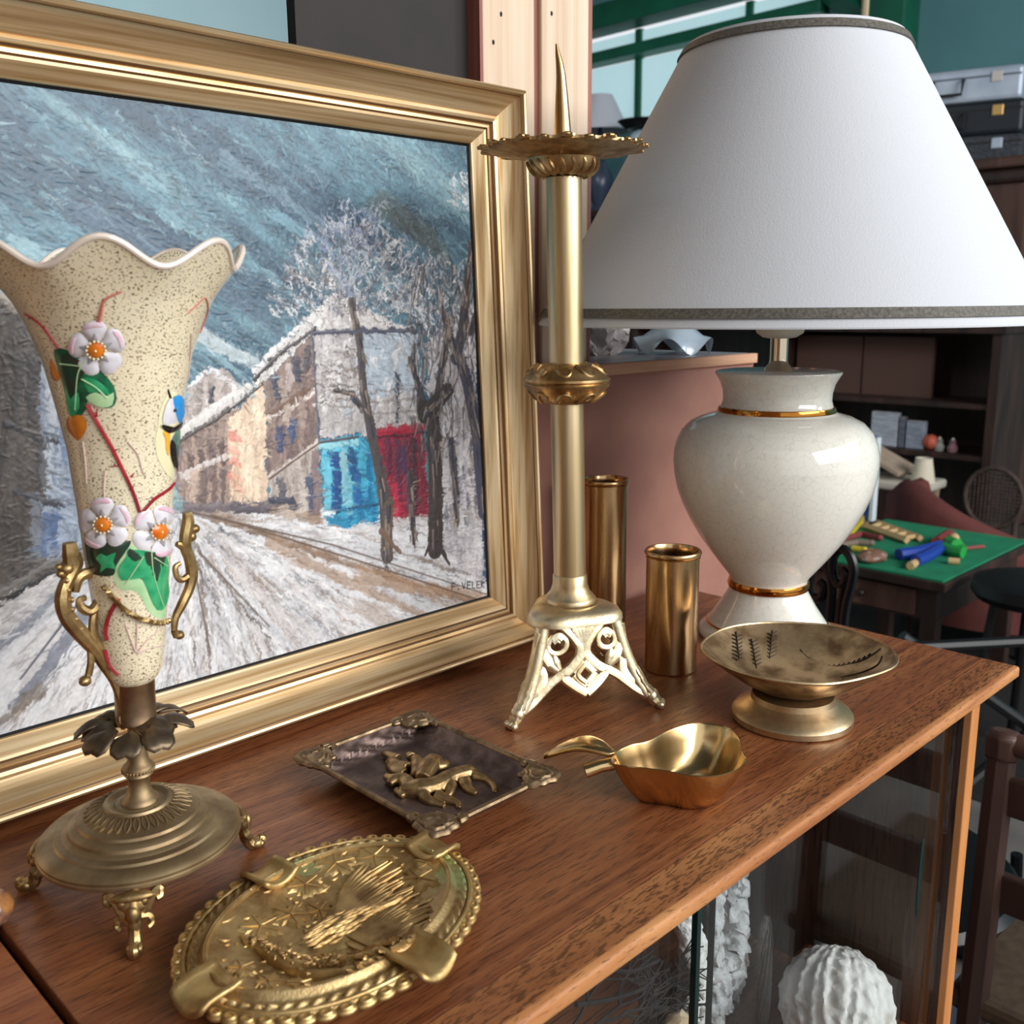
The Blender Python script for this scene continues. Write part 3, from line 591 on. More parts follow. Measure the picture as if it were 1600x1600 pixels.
for x, y, h, c in ((605, 690, 50, (92, 40, 66)), (620, 690, 90, (86, 44, 70)), (634, 690, 100, (104, 52, 70)), (646, 690, 100, (70, 34, 48)), (656, 690, 110, (124, 34, 54)), (616, 760, 48, (196, 44, 76)), (628, 700, 40, (70, 50, 84)), (640, 740, 68, (58, 36, 46))): stroke([(x, y), (x + 2, y + h)], .0034, .003, c, alpha=.85, jit=.0006)
# right-hand pale wall and last trees behind
poly([(664, 540), (745, 470), (760, 920), (700, 870), (672, 810)], (206, 202, 204), .05, 1.5, 65, dark=(168, 166, 172))
poly([(742, 560), (752, 560), (766, 900), (756, 915)], (70, 92, 128), .05, 1.55, 67, dark=(52, 68, 100))
for _ in range(70):
    x = random.uniform(670, 745); y = random.uniform(500, 800); stroke([(x, y), (x + random.uniform(-3, 5), y + random.uniform(12, 50))], .0022, .001, random.choice([(80, 80, 96), (206, 202, 200), (228, 226, 226), (116, 116, 132), (150, 136, 128)]), alpha=.75)
# frosted crowns and trunks
def crown(cx, cy, n, rmin, rmax, a0, a1, cols, w_):
    for _ in range(n):
        a = random.uniform(a0, a1); r0 = rmax * random.random() ** .7 * .8; l = random.uniform(rmin, rmin * 2.6)
        p = (cx + r0 * math.cos(a) * .8, cy - r0 * math.sin(a)); b_ = a * .55 + PI / 2 * .45 + random.gauss(0, .45)
        stroke([p, (p[0] + l * .5 * math.cos(b_), p[1] - l * .5 * math.sin(b_)), (p[0] + l * math.cos(b_ + random.gauss(0, .3)), p[1] - l * math.sin(b_))], w_ * random.uniform(.5, 1.1), w_ * .3, random.choice(cols), alpha=.85, rel=1.3)
fro = [(206, 206, 210), (224, 222, 222), (176, 178, 190), (236, 234, 232)]; twig = [(84, 78, 82), (96, 88, 84), (120, 112, 116), (70, 70, 86)]
crown(548, 500, 420, 9, 190, .0, 3.1, fro, .0009); crown(545, 500, 420, 9, 180, .1, 3.0, twig, .0006); crown(540, 470, 160, 10, 180, .9, 2.2, [(130, 142, 170), (186, 192, 204)], .0009)
crown(695, 560, 200, 9, 200, .8, 2.5, fro, .0009); crown(690, 580, 200, 9, 190, .7, 2.6, twig, .0006); crown(738, 340, 70, 8, 80, .6, 2.6, fro, .0009)
for _ in range(46):
    x = random.uniform(520, 575); y = random.uniform(540, 640); stroke([(x, y), (x - random.uniform(12, 36), y + random.uniform(-10, 6))], .0008, .0005, random.choice([(210, 206, 202), (120, 112, 108), (150, 140, 130)]))
def trunk(pts, w0, w1, base=(74, 66, 64)):
    stroke(pts, w0, w1, base, rel=1.6)
    for _ in range(26):
        k = random.randint(0, len(pts) - 2); t = random.random(); x = pts[k][0] + (pts[k + 1][0] - pts[k][0]) * t + random.uniform(-5, 5); y = pts[k][1] + (pts[k + 1][1] - pts[k][1]) * t
        dx = (pts[k + 1][0] - pts[k][0]) * .25; dy = (pts[k + 1][1] - pts[k][1]) * .25
        stroke([(x, y), (x + dx, y + dy)], .0009, .0005, random.choice([(126, 112, 104), (48, 42, 46), (150, 134, 118), (64, 66, 84)]), rel=2.)
def trunks():
    trunk([(548, 470), (562, 540), (568, 610), (580, 680), (598, 760), (606, 870)], .0028, .0058, (82, 76, 76)); trunk([(522, 610), (548, 615), (566, 640)], .0014, .0026); trunk([(606, 790), (604, 865)], .005, .006, (96, 84, 76)); stroke([(596, 830), (625, 865)], .003, .001, (120, 96, 80))
    trunk([(640, 560), (655, 610), (672, 680)], .002, .004, (60, 54, 54)); trunk([(660, 640), (676, 650), (680, 740), (680, 860)], .007, .008, (62, 52, 50)); trunk([(700, 500), (690, 570), (682, 640)], .0016, .005, (66, 60, 60)); trunk([(664, 648), (700, 610)], .008, .006, (58, 52, 52)); stroke([(684, 850), (702, 882)], .0026, .001, (60, 52, 52)); stroke([(672, 850), (664, 868)], .0022, .001, (60, 52, 52))
    trunk([(738, 380), (728, 460), (722, 520), (712, 560)], .0035, .006, (66, 60, 62)); trunk([(712, 540), (730, 600), (745, 680), (756, 800)], .0055, .007, (64, 66, 84)); trunk([(690, 480), (706, 540)], .0016, .003, (66, 60, 62)); trunk([(704, 690), (712, 780), (714, 815)], .003, .002, (66, 66, 84)); trunk([(640, 740), (644, 810), (646, 850)], .003, .0014, (70, 54, 56)); stroke([(748, 470), (735, 520)], .0016, .003, (64, 58, 60))
trunks()
# shadowed house at the left and its kerb
poly([(-900, 300), (0, 462), (60, 540), (110, 600), (138, 880), (60, 900), (0, 940), (-900, 1200)], (92, 84, 78), .1, 1.4, 71, dark=(64, 58, 56))
poly([(60, 560), (110, 610), (138, 850), (70, 880)], (160, 172, 186), .05, 1.45, 73, dark=(112, 124, 144))
for x, y, h, c in ((98, 640, 80, (104, 124, 156)), (70, 700, 60, (176, 184, 194)), (78, 570, 90, (186, 190, 198)), (62, 690, 66, (62, 60, 64)), (44, 560, 100, (54, 50, 50)), (22, 560, 110, (60, 56, 54)), (66, 820, 46, (84, 108, 148)), (80, 810, 40, (70, 96, 140)), (96, 800, 60, (150, 164, 184)), (52, 780, 90, (120, 126, 136)), (30, 700, 80, (76, 70, 66))): stroke([(x, y), (x + 4, y + h)], .0036, .003, c, alpha=.85, jit=.0008)
stroke([(8, 664), (50, 682), (88, 694)], .0024, .002, (58, 58, 66)); stroke([(24, 770), (60, 784), (100, 792)], .002, .0016, (56, 58, 68)); stroke([(0, 466), (30, 490), (64, 540)], .0022, .0016, (150, 140, 128)); stroke([(0, 930), (60, 890), (140, 860)], .003, .002, (120, 116, 112)); stroke([(-20, 960), (60, 905), (130, 880)], .0016, .0014, (50, 48, 50))
# palette-knife finish: drag the edges about, then lay short touches of the neighbouring colour, lighter or darker
def drag(amp, f, sd):
    dx = ((fbm(MX * f, MZ * f, sd, 3) - .5) * 2 * amp / STEP); dz = ((fbm(MX * f, MZ * f, sd + 40, 3) - .5) * 2 * amp / STEP)
    ii = np.clip(np.arange(NX)[None, :] + dx, 0, NX - 1).astype(int); kk = np.clip(np.arange(NZ)[:, None] + dz, 0, NZ - 1).astype(int); return ii, kk
for amp, f, sd in ((.0021, 130, 201), (.0019, 330, 301)):
    ii, kk = drag(amp, f, sd); img[:] = img[kk, ii]; hgt[:] = hgt[kk, ii]
zh = uv(300, 800)[1]; xl = uv(285, 800)[0]
for _ in range(9000):
    x = random.uniform(.12, WX); z = random.uniform(0, WZ); i = min(int(x / STEP), NX - 1); k = min(int(z / STEP), NZ - 1)
    j = min(max(i + random.randint(-3, 3), 0), NX - 1); m_ = min(max(k + random.randint(-3, 3), 0), NZ - 1)
    lc = img[m_, j] * random.choice((.55, .7, .85, 1.1, 1.25, 1.0)); 
    if z < zh: an = math.atan2(z - zh, x - xl) + random.gauss(0, .25)
    elif lc.mean() > 0 and img[k, i][2] > img[k, i][0] * 1.25: an = -.55 + random.gauss(0, .4)
    else: an = random.choice((PI / 2, PI / 2, 0, -.6)) + random.gauss(0, .35)
    sky_ = img[k, i][2] > img[k, i][0] * 1.25 and z > zh; l = random.uniform(.003, .010) if sky_ or z < zh else random.uniform(.002, .006); stroke([(x, z), (x + l * math.cos(an), z + l * math.sin(an))], random.uniform(.0005, .0012) if sky_ else random.uniform(.0004, .0008), .0004, None, False, .8, random.uniform(.7, 1.6), lin=np.minimum(lc, .9))
trunks()
for q_, w_, c_ in (([(398, 592), (440, 552), (490, 515)], .0011, (84, 78, 80)), ([(490, 521), (570, 518), (648, 517)], .0014, (84, 86, 102)), ([(272, 694), (340, 655), (412, 600)], .0009, (84, 78, 76)), ([(487, 520), (492, 610), (498, 690)], .0009, (104, 100, 110)), ([(499, 690), (560, 682)], .0013, (78, 80, 90)), ([(590, 676), (660, 668)], .0014, (168, 44, 68)), ([(420, 748), (460, 720), (498, 692)], .0011, (112, 96, 90)), ([(330, 805), (560, 875), (800, 955)], .0010, (112, 92, 78)), ([(300, 800), (520, 850), (760, 930)], .0008, (104, 88, 78)), ([(310, 860), (420, 980)], .0008, (108, 94, 84)), ([(300, 870), (330, 1020)], .0008, (110, 98, 88)), ([(130, 930), (30, 1060)], .0010, (96, 98, 110))):
    stroke(q_, w_, w_ * .7, c_, rel=1.4, jit=.0008)
# signature
for k, (ch_, x) in enumerate(zip('F.VELER', (706, 716, 722, 730, 738, 745, 752))):
    G = {'F': [[(0, 10), (0, 0), (5, 0)], [(0, 5), (4, 5)]], '.': [[(0, 10), (1, 10)]], 'V': [[(0, 0), (2.5, 10), (5, 0)]], 'E': [[(5, 0), (0, 0), (0, 10), (5, 10)], [(0, 5), (4, 5)]], 'L': [[(0, 0), (0, 10), (4, 10)]], 'R': [[(0, 10), (0, 0), (4, 2), (0, 5), (4, 10)]]}[ch_]
    for s_ in G: stroke([(x + a, 911 - k * .5 + b) for a, b in s_], .0006, .0006, (44, 40, 44), rel=1.2)
# fine knife texture everywhere
for _ in range(260):
    x = random.uniform(640, 745); y = random.uniform(400, 700); stroke([(x, y), (x + random.uniform(-8, 8), y + random.uniform(10, 34))], .0010, .0005, random.choice([(60, 54, 56), (84, 76, 76), (110, 98, 92), (150, 140, 136), (56, 58, 74)]), alpha=.75, rel=1.4)
fine = fbm(MX * 420, MZ * 420, 99, 3); patch = fbm(MX * 90, MZ * 90, 131, 4); img *= (.68 + .40 * fine + .24 * patch)[..., None]; hgt += fine * .5
hgt = hgt - hgt.mean()
me = bpy.data.meshes.new('canvas'); nv = NX * NZ
co = np.zeros((nv, 3)); lx = (gx * WX + ox0 - XC).ravel(); lz = (gz * WZ + oz0).ravel(); ld = -(.008 + hgt.ravel() * .00042)
Rn = np.array(ROT); co[:] = np.stack([lx, ld, lz], 1) @ Rn.T
idx = np.arange(nv).reshape(NZ, NX); q = np.stack([idx[:-1, :-1], idx[:-1, 1:], idx[1:, 1:], idx[1:, :-1]], -1).reshape(-1, 4)
me.vertices.add(nv); me.vertices.foreach_set('co', co.ravel().astype(np.float32)); me.loops.add(q.size); me.loops.foreach_set('vertex_index', q.ravel().astype(np.int32))
me.polygons.add(len(q)); me.polygons.foreach_set('loop_start', (np.arange(len(q)) * 4).astype(np.int32)); me.update(calc_edges=True)
ca = me.color_attributes.new('paint', 'FLOAT_COLOR', 'POINT'); ca.data.foreach_set('color', np.concatenate([np.clip(img, 0, 1).reshape(-1, 3), np.ones((nv, 1))], 1).ravel().astype(np.float32))
me.polygons.foreach_set('use_smooth', [True] * len(q))
m_paint = bpy.data.materials.new('oil_paint'); m_paint.use_nodes = True; nt_ = m_paint.node_tree; at_ = nt_.nodes.new('ShaderNodeAttribute'); at_.attribute_name = 'paint'
b_ = nt_.nodes['Principled BSDF']; nt_.links.new(at_.outputs['Color'], b_.inputs['Base Color']); b_.inputs['Roughness'].default_value = .42
cv = link('canvas', me, m_paint, pt, smooth=False)
cv['label'] = 'oil painting of a snowy street with blue and red shop fronts'
# ================================================================== enamelled glass vase in a brass mount
VC = Vector((.2055, .507, T))
va = thing('vase', VC, 'cream speckled glass vase with painted flowers and bird in a brass mount', 'vase')
vn = Vector((VC.x, VC.y, 0)).normalized(); vlat = Vector((vn.y, -vn.x, 0)); VA = math.atan2(-vn.y, -vn.x)     # VA: direction of the side with the painted bird
def vlean(p):                                          # the glass leans a little in its mount (local coordinates)
    return p + vlat * (.0385 * max(p.z - .05, 0) + .001)
VZ = [.118, .121, .124, .129, .1396, .161, .182, .2166, .25, .2695, .295, .312, .324, .333, .340, .3425]
VR = [.0040, .0095, .0125, .0148, .0164, .0184, .0206, .0235, .0268, .0304, .0358, .0420, .0480, .0545, .0600, .0622]
def vr(z): return interp(z, VZ, VR)
NL = 7
def ruff(r, z, th):
    k = max(0, (z - .312) / .0305); k = k ** 1.6
    c = math.cos(NL * (th - VA + .10))
    return r + k * .0025 * c, z + k * (.0062 * c + .0015)
zs_ = [VZ[0] + (VZ[-1] - VZ[0]) * i / 70 for i in range(71)]
outer = [(vr(z), z) for z in zs_]
inner = [(max(vr(z) - .0024, .001), z + (.0 if z > .13 else .003)) for z in zs_[::-1]]
mb = MB(); mb.lathe(outer + inner, 140, lambda r, z, th, i: ruff(r, z, th)); mb.map(vlean); gb = mb.build('glass_body', m_vase, va, angle=70)
mb = MB(); pts = []
for k in range(140):
    th = 2 * PI * k / 140; r, z = ruff(vr(.3425) - .001, .3425, th); pts.append(vlean(Vector((r * math.cos(th), r * math.sin(th), z))))
mb.tube(pts, .0016, 8, close=True); mb.build('rim', m_vase_rim, gb)
def vf(p):
    q = p - VC; s = .0385 * max(q.z - .05, 0) + .001; q = q - vlat * s
    if q.z > .36 or q.z < .118: return 1
    r0, z0 = ruff(1, q.z, math.atan2(q.y, q.x)); dz = z0 - q.z
    return math.hypot(q.x, q.y) - (vr(q.z - dz) + r0 - 1)
def vs(x, y, h=0.):                                    # point on the glass seen at a photo position, lifted by h (local)
    p = hit(x, y, vf)
    if p is None: return None
    q = p - VC; s = .0385 * max(q.z - .05, 0) + .001; ax_ = vlat * s; n = Vector((q.x - ax_.x, q.y - ax_.y, 0)).normalized(); sl = (vr(q.z + .004) - vr(q.z - .004)) / .008; n = Vector((n.x, n.y, -sl * .8)).normalized()
    return q + n * h
def decal(name, pts, mat, parent, h=.0009, base=.0002, rings=4, dome=True, cen=None):
    n = len(pts); cx = cen[0] if cen else sum(p[0] for p in pts) / n; cy = cen[1] if cen else sum(p[1] for p in pts) / n; rows = []
    for k in range(rings + 1):
        t = k / rings; row = []
        for x, y in pts:
            px, py = cx + (x - cx) * t, cy + (y - cy) * t
            hh = base + h * (1 - t ** 3 if dome else 1) * (1 if k < rings else 0)
            v = vs(px, py, hh)
            if v is None: v = row[-1] if row else (rows[-1][0] if rows else Vector((0, 0, .2)))
            row.append(v)
        rows.append(row)
    mb = MB(); mb.grid(rows, closed=True); return mb.build(name, mat, parent, angle=80)
def cpts(pts, per=4): return [(p.x, p.y) for p in catmull([(x, y, 0) for x, y in pts], per, True)]
def twig_(name, pts, r0, r1, mat, parent, thorns=()):
    q = catmull([(x, y, 0) for x, y in pts], 5); w = []
    for p in q:
        v = vs(p.x, p.y, .0004)
        if v is not None: w.append(v)
    if len(w) < 2: return
    mb = MB(); mb.tube(w, lerpv(r0, r1, len(w)), 6)
    for (a, b) in thorns:
        va_, vb_ = vs(*a, .0004), vs(*b, .0008)
        if va_ and vb_: mb.tube([va_, vb_], [r0 * .5, r0 * .12], 5)
    return mb.build(name, mat, parent)
def flower(cx, cy, R, a0, pinks, parent=va, sq=1.0, center=(0, 0)):
    fl = decal('flower', cpts([(cx + R * .35 * math.cos(a), cy + R * .35 * math.sin(a)) for a in [2 * PI * k / 8 for k in range(8)]]), m_en_grey, va, .0006)
    for k in range(5):
        a = a0 + 2 * PI * k / 5; sp = .80
        pp = [(cx + sq * R * r * math.cos(a + d), cy + R * r * math.sin(a + d)) for r, d in ((.15, 0), (.5, -.55), (.84, -sp * .72), (1.03, -.26), (1.03, .26), (.84, sp * .72), (.5, .55))]
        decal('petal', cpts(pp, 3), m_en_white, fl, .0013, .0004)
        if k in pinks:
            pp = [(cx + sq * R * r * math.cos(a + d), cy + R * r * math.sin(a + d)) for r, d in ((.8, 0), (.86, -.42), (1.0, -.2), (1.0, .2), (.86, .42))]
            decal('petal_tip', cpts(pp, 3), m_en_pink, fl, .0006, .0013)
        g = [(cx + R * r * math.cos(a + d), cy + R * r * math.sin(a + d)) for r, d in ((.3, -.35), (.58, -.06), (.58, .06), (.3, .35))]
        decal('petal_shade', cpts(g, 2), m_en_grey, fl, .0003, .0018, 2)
    rr = R * .30; c = (cx + center[0], cy + center[1])
    decal('flower_center', [(c[0] + rr * math.cos(2 * PI * k / 14), c[1] + rr * math.sin(2 * PI * k / 14)) for k in range(14)], m_en_orange, fl, .0014, .0020)
    mb = MB()
    for k in range(14):
        a = 2 * PI * k / 14; v = vs(c[0] + rr * 1.08 * math.cos(a), c[1] + rr * 1.08 * math.sin(a), .0026)
        if v is not None: mb.ball(v, .00062, 6, 4)
    v = vs(c[0], c[1], .0036); mb.ball(v, .0006, 6, 4) if v is not None else None
    mb.build('stamens', m_en_dot, fl)
flower(152, 545, 43, -.45, (0, 3, 4)); flower(164, 818, 40, -1.7, (0, 1, 3)); flower(246, 830, 40, -1.2, (0, 2, 4))
def leafpart(name, outline, mat, inner=(), veins=(), per=3):
    lf = decal(name, cpts(outline, per), mat, va, .0008, .0001)
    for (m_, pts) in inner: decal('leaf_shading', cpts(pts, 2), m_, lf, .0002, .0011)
    for v in veins: twig_('vein', v, .00035, .0002, m_en_pale, lf)
    for c in list(lf.children):
        if c.name.startswith('vein'): c.location = -vn * .0012
    return lf
leafpart('leaf', [(84, 548), (100, 545), (128, 560), (138, 566), (158, 580), (176, 600), (182, 620), (178, 634), (165, 638), (150, 632), (138, 625), (134, 640), (122, 655), (108, 648), (104, 625), (98, 600), (90, 575)], m_en_leaf,
         [(m_en_dark, [(100, 552), (122, 560), (140, 570), (128, 590), (118, 620), (112, 640), (108, 610), (100, 580)]), (m_en_pale, [(136, 620), (150, 612), (168, 618), (178, 612), (176, 632), (160, 636), (146, 630)]), (m_en_green, [(132, 590), (150, 592), (168, 606), (172, 618), (158, 612), (140, 612)]), (m_en_green, [(104, 600), (112, 620), (124, 612), (126, 636), (116, 650), (108, 640)])],
         [[(134, 562), (122, 585), (118, 640)], [(128, 592), (150, 605), (168, 622)], [(94, 568), (112, 570), (126, 572)]])
leafpart('leaf', [(106, 652), (120, 645), (132, 652), (136, 668), (124, 688), (114, 682), (104, 668)], m_en_tip)
leafpart('leaf', [(78, 560), (88, 575), (94, 590), (88, 596), (80, 588)], m_en_tip)
leafpart('leaf', [(132, 834), (150, 845), (170, 842), (186, 848), (205, 845), (195, 865), (182, 885), (178, 898), (160, 900), (140, 890)], m_en_dark, [(m_en_green, [(152, 872), (160, 864), (168, 868), (182, 862), (178, 876), (182, 888), (168, 886), (158, 894), (160, 882)])])
leafpart('leaf', [(205, 852), (222, 862), (240, 858), (262, 856), (272, 875), (272, 910), (266, 940), (262, 962), (248, 966), (232, 955), (218, 930), (205, 922), (190, 922), (178, 905), (180, 880)], m_en_pale,
         [(m_en_green, [(210, 858), (238, 862), (268, 862), (270, 900), (262, 925), (256, 948), (244, 952), (232, 930), (222, 905), (208, 902), (192, 906), (186, 890), (196, 872)]), (m_en_dark, [(222, 862), (240, 862), (256, 860), (254, 880), (248, 900), (244, 918), (236, 905), (230, 888), (218, 876)]), (m_en_dark, [(202, 856), (216, 864), (222, 874), (210, 880), (200, 868)])],
         [[(236, 862), (240, 900), (256, 950)], [(224, 868), (210, 890), (196, 912)], [(240, 870), (258, 882), (270, 890)]])
twig_('branch', [(136, 632), (155, 665), (175, 700), (192, 735), (208, 770), (218, 800)], .0011, .0009, m_en_red, va, [((176, 705), (188, 700)), ((190, 728), (170, 728)), ((205, 745), (210, 738)), ((152, 650), (152, 638))])
twig_('branch', [(222, 800), (240, 780), (262, 765), (275, 750)], .0010, .0009, m_en_red, va, [((240, 782), (236, 775))])
twig_('branch', [(153, 508), (158, 488), (164, 468), (190, 455)], .0011, .0004, m_en_rose, va)
twig_('branch', [(40, 490), (62, 505), (82, 530), (92, 545)], .0005, .0006, m_en_red, va)
twig_('branch', [(292, 490), (308, 475), (320, 465), (324, 485), (312, 520)], .0003, .0004, m_en_rose, va)
twig_('branch', [(186, 935), (172, 960), (166, 985), (168, 1000)], .0012, .0012, m_en_red, va, [((166, 985), (162, 990))])
twig_('branch', [(165, 1015), (172, 1040), (186, 1055)], .0012, .0008, m_en_red, va)
for q_ in ([(200, 690), (215, 710), (222, 735), (228, 745)], [(165, 735), (163, 760), (164, 785)], [(130, 690), (134, 720), (136, 755)], [(213, 1018), (214, 985), (212, 950)], [(214, 1020), (230, 1000), (260, 975)], [(212, 1018), (205, 1000), (196, 975)], [(215, 1022), (235, 1012), (258, 1008)], [(298, 520), (296, 560), (292, 600)]):
    twig_('faint_line', q_, .0005, .0003, m_en_faint, va)
# the painted bird
bd = decal('bird', cpts([(258, 622), (266, 612), (278, 616), (286, 632), (285, 655), (286, 680), (282, 710), (275, 735), (272, 750), (258, 738), (246, 715), (242, 690), (246, 668), (249, 645)], 3), m_en_cream, va, .0012, .0002)
bd['label'] = 'painted bird with blue cap and yellow breast'
decal('bird_cheek', cpts([(262, 622), (270, 626), (272, 645), (274, 660), (262, 664), (252, 660), (254, 642)], 2), m_en_white, bd, .0004, .0013)
decal('bird_cap', cpts([(270, 618), (280, 618), (286, 634), (284, 655), (276, 660), (271, 646), (267, 630)], 2), m_en_blue, bd, .0006, .0015)
decal('bird_collar', cpts([(250, 662), (260, 668), (272, 664), (284, 656), (284, 664), (272, 672), (260, 676), (251, 668)], 2), m_en_black, bd, .0004, .0018)
decal('bird_wing', cpts([(270, 674), (284, 664), (286, 690), (282, 715), (276, 740), (268, 715), (262, 695)], 2), m_en_olive, bd, .0005, .0014)
decal('bird_wing_edge', cpts([(263, 686), (270, 695), (272, 715), (276, 742), (268, 728), (262, 708)], 2), m_en_black, bd, .0004, .0019)
decal('bird_breast', cpts([(252, 674), (262, 674), (262, 690), (260, 712), (256, 700), (255, 685)], 2), m_en_yel, bd, .0003, .0014)
twig_('bird_beak', [(262, 608), (265, 622)], .0003, .0009, m_en_black, bd); 
mb = MB(); v = vs(268, 640, .0022); mb.ball(v, .0009, 8, 5); mb.build('bird_eye', m_en_black, bd)

# ---- brass mount
mb = MB(); mb.lathe([(.0092, .0985), (.0108, .099), (.0108, .1005), (.0106, .101), (.0106, .1225), (.0110, .1232), (.0102, .1236), (.0098, .120)], 40); mb.map(vlean); mb.build('socket', m_socket, va)
lf = MB()                                              # one collar leaf, drooping, along +X
rows = []
for i in range(9):
    t = i / 8; x = .009 + t * .0185; zc = .0995 + .0022 * math.sin(t * 2.2) - .0075 * t ** 2.2; hw = .0026 + .0056 * math.sin(min(t * 1.15, 1) * PI * .62) * (1 if t < .85 else 1 - ((t - .85) / .15) ** 2 * .75)
    rows.append([(x, hw * s, zc - .0016 * abs(s) ** 1.5 * (1 - .3 * t) + (.0006 if abs(s) < .1 else 0)) for s in (-1, -.66, -.33, 0, .33, .66, 1)])
lf.grid(rows); l0 = None
for k in range(13):
    if k == 0: l0 = lf.build('collar_leaf', m_bronze_leaf, va, solid=.0009); o_ = l0
    else: o_ = inst(l0, va)
    o_.rotation_euler = (random.uniform(-.05, .05), random.uniform(-.06, .08), 2 * PI * k / 13 + .2); p = vlean(Vector((0, 0, .0995))); o_.location = (p.x, p.y, (.0004 if k % 2 else -.0006))
mb = MB(); mb.lathe([(.006, .0985), (.0048, .095), (.0046, .088), (.0050, .080), (.0058, .0755), (.0078, .0735), (.0086, .0722), (.0086, .0708), (.0072, .0695), (.0078, .068), (.0060, .0660), (.0056, .0620), (.0064, .0575), (.0086, .0545), (.0102, .0530), (.0104, .0515), (.006, .051)], 40); mb.map(vlean); st_ = mb.build('stem', m_antique, va)
mb = MB()
for k in range(30): a = 2 * PI * k / 30; p = vlean(Vector((.0084 * math.cos(a), .0084 * math.sin(a), .0708))); mb.ball(p, (.0008, .0008, .0011), 6, 4)
mb.build('beaded_ring', m_antique, st_)
base = [(.004, .0525), (.0118, .0520), (.0128, .0512), (.0140, .0512), (.0166, .0530), (.0178, .0530), (.0184, .0516), (.0230, .0502), (.0285, .0476), (.0318, .0462), (.0326, .0448), (.0350, .0440), (.0368, .0426), (.0374, .0408), (.0392, .0400), (.0402, .0392), (.0440, .0386), (.0450, .0374), (.0462, .0372), (.0500, .0364), (.0524, .0350), (.0536, .0338), (.0534, .0322), (.0540, .0316), (.0540, .0300), (.0528, .0290), (.046, .0288), (.030, .034), (.004, .040)]
mb = MB(); mb.lathe(base, 96); bs = mb.build('base', m_antique, va, angle=28)
mb = MB()
for k in range(34):
    a = 2 * PI * k / 34; c, s = math.cos(a), math.sin(a)
    for sg in (-1, 1):
        P3 = []
        for i in range(6):
            t = i / 5; r = .0190 + .0095 * t; off = sg * (.0013 * math.sin(PI * min(1, t * 1.0)) + .0003) ; z = interp(r, [b[0] for b in base[6:9]], [b[1] for b in base[6:9]]) + .0003
            P3.append((r * c - off * s, r * s + off * c, z))
        mb.tube(P3, [.0003, .0005, .0006, .0006, .0005, .0003], 5)
mb.build('leaf_border', m_antique, bs)
def vfoot():
    mb = MB(); V = Vector                            # along +X from under the disc
    mb.tube(catmull([(.040, 0, .0300), (.050, 0, .0285), (.0575, 0, .0225), (.0585, 0, .0150), (.0590, 0, .0085), (.0640, 0, .0040), (.0675, 0, .0040)], 4), [.0040] * 8 + [.0034] * 9 + [.0028] * 8, 9)
    mb.tube(catmull([(.0585, 0, .012), (.0615, 0, .0045), (.0668, 0, .0030), (.0690, 0, .0050), (.0672, 0, .0064)], 4), [.0030, .0032, .0034, .0036, .0037, .0037, .0037, .0037, .0036, .0036, .0034, .003, .0028, .0026, .0024, .002, .002], 8)
    mb.ball((.0605, 0, .0195), (.0026, .0034, .0048), 12, 8); mb.ball((.0560, 0, .0225), (.0040, .0085, .0060), 12, 8); mb.ball((.0560, 0, .0272), (.0034, .0110, .0030), 12, 8)
    for sg in (-1, 1):
        mb.tube(catmull([(.057, sg * .002, .014), (.0565, sg * .0055, .020), (.054, sg * .0090, .0255), (.0520, sg * .0125, .0275), (.0535, sg * .0130, .0245), (.0550, sg * .0110, .0240)], 4), [.0028] * 6 + [.0025] * 8 + [.0018] * 7, 7)
        mb.tube(catmull([(.0585, sg * .003, .018), (.0570, sg * .0068, .0165), (.0580, sg * .0085, .0130), (.0595, sg * .0065, .0115)], 4), [.0024] * 7 + [.0016] * 6, 7)
        mb.ball((.0570, sg * .0052, .0248), (.0022, .0026, .0030), 8, 6); mb.ball((.0650, sg * .0024, .0035), (.0034, .0020, .0030), 8, 6)
    mb.map(lambda p: Vector((p.x, p.y, max(p.z, .0)))); return mb
ft = vfoot().build('foot', m_antique_lt, va)
ft.rotation_euler = (0, 0, math.radians(-119))
for a in (-9, 139): inst(ft, va, rz=math.radians(a))
# chimera handles, traced in the vertical plane through the axis
hd = (vlat + vn * .55).normalized(); hn = hd.cross(UP)
def hp(x, y): p = at_plane(x, y, VC + vlat * .004, hn); return p - VC
def htube(mb, pts, r, per=4, n=8, flat=1.0):
    w = catmull([hp(x, y) for x, y in pts], per); k = len(w)
    rr = [interp(i / (k - 1), np.linspace(0, 1, len(r)), r) for i in range(k)]; mb.tube(w, rr, n, flat)
mb = MB()
htube(mb, [(196, 1134), (188, 1124), (190, 1112), (188, 1090), (178, 1062), (162, 1036), (148, 1015), (128, 992), (106, 965), (98, 940), (102, 915), (112, 895), (118, 880), (114, 868)], [.0030, .0022, .0024, .0026, .0028, .0034, .0036, .0042, .0044, .0042, .0036, .0034, .0040, .0042])
htube(mb, [(118, 925), (122, 905), (136, 896), (152, 898), (158, 915), (154, 940), (142, 955), (128, 950), (124, 938), (134, 934)], [.0020, .0030, .0030, .0028, .0028, .0028, .0026, .0024, .0018, .0014])
htube(mb, [(152, 1012), (146, 990), (146, 965), (150, 955)], [.0032, .0028, .0024, .0014]); htube(mb, [(142, 1012), (142, 1035), (138, 1056)], [.0022, .0020, .0020])
htube(mb, [(150, 900), (165, 906), (172, 914)], [.0020, .0018, .0012]); htube(mb, [(150, 1012), (165, 1014), (173, 1006)], [.0022, .0020, .0014])
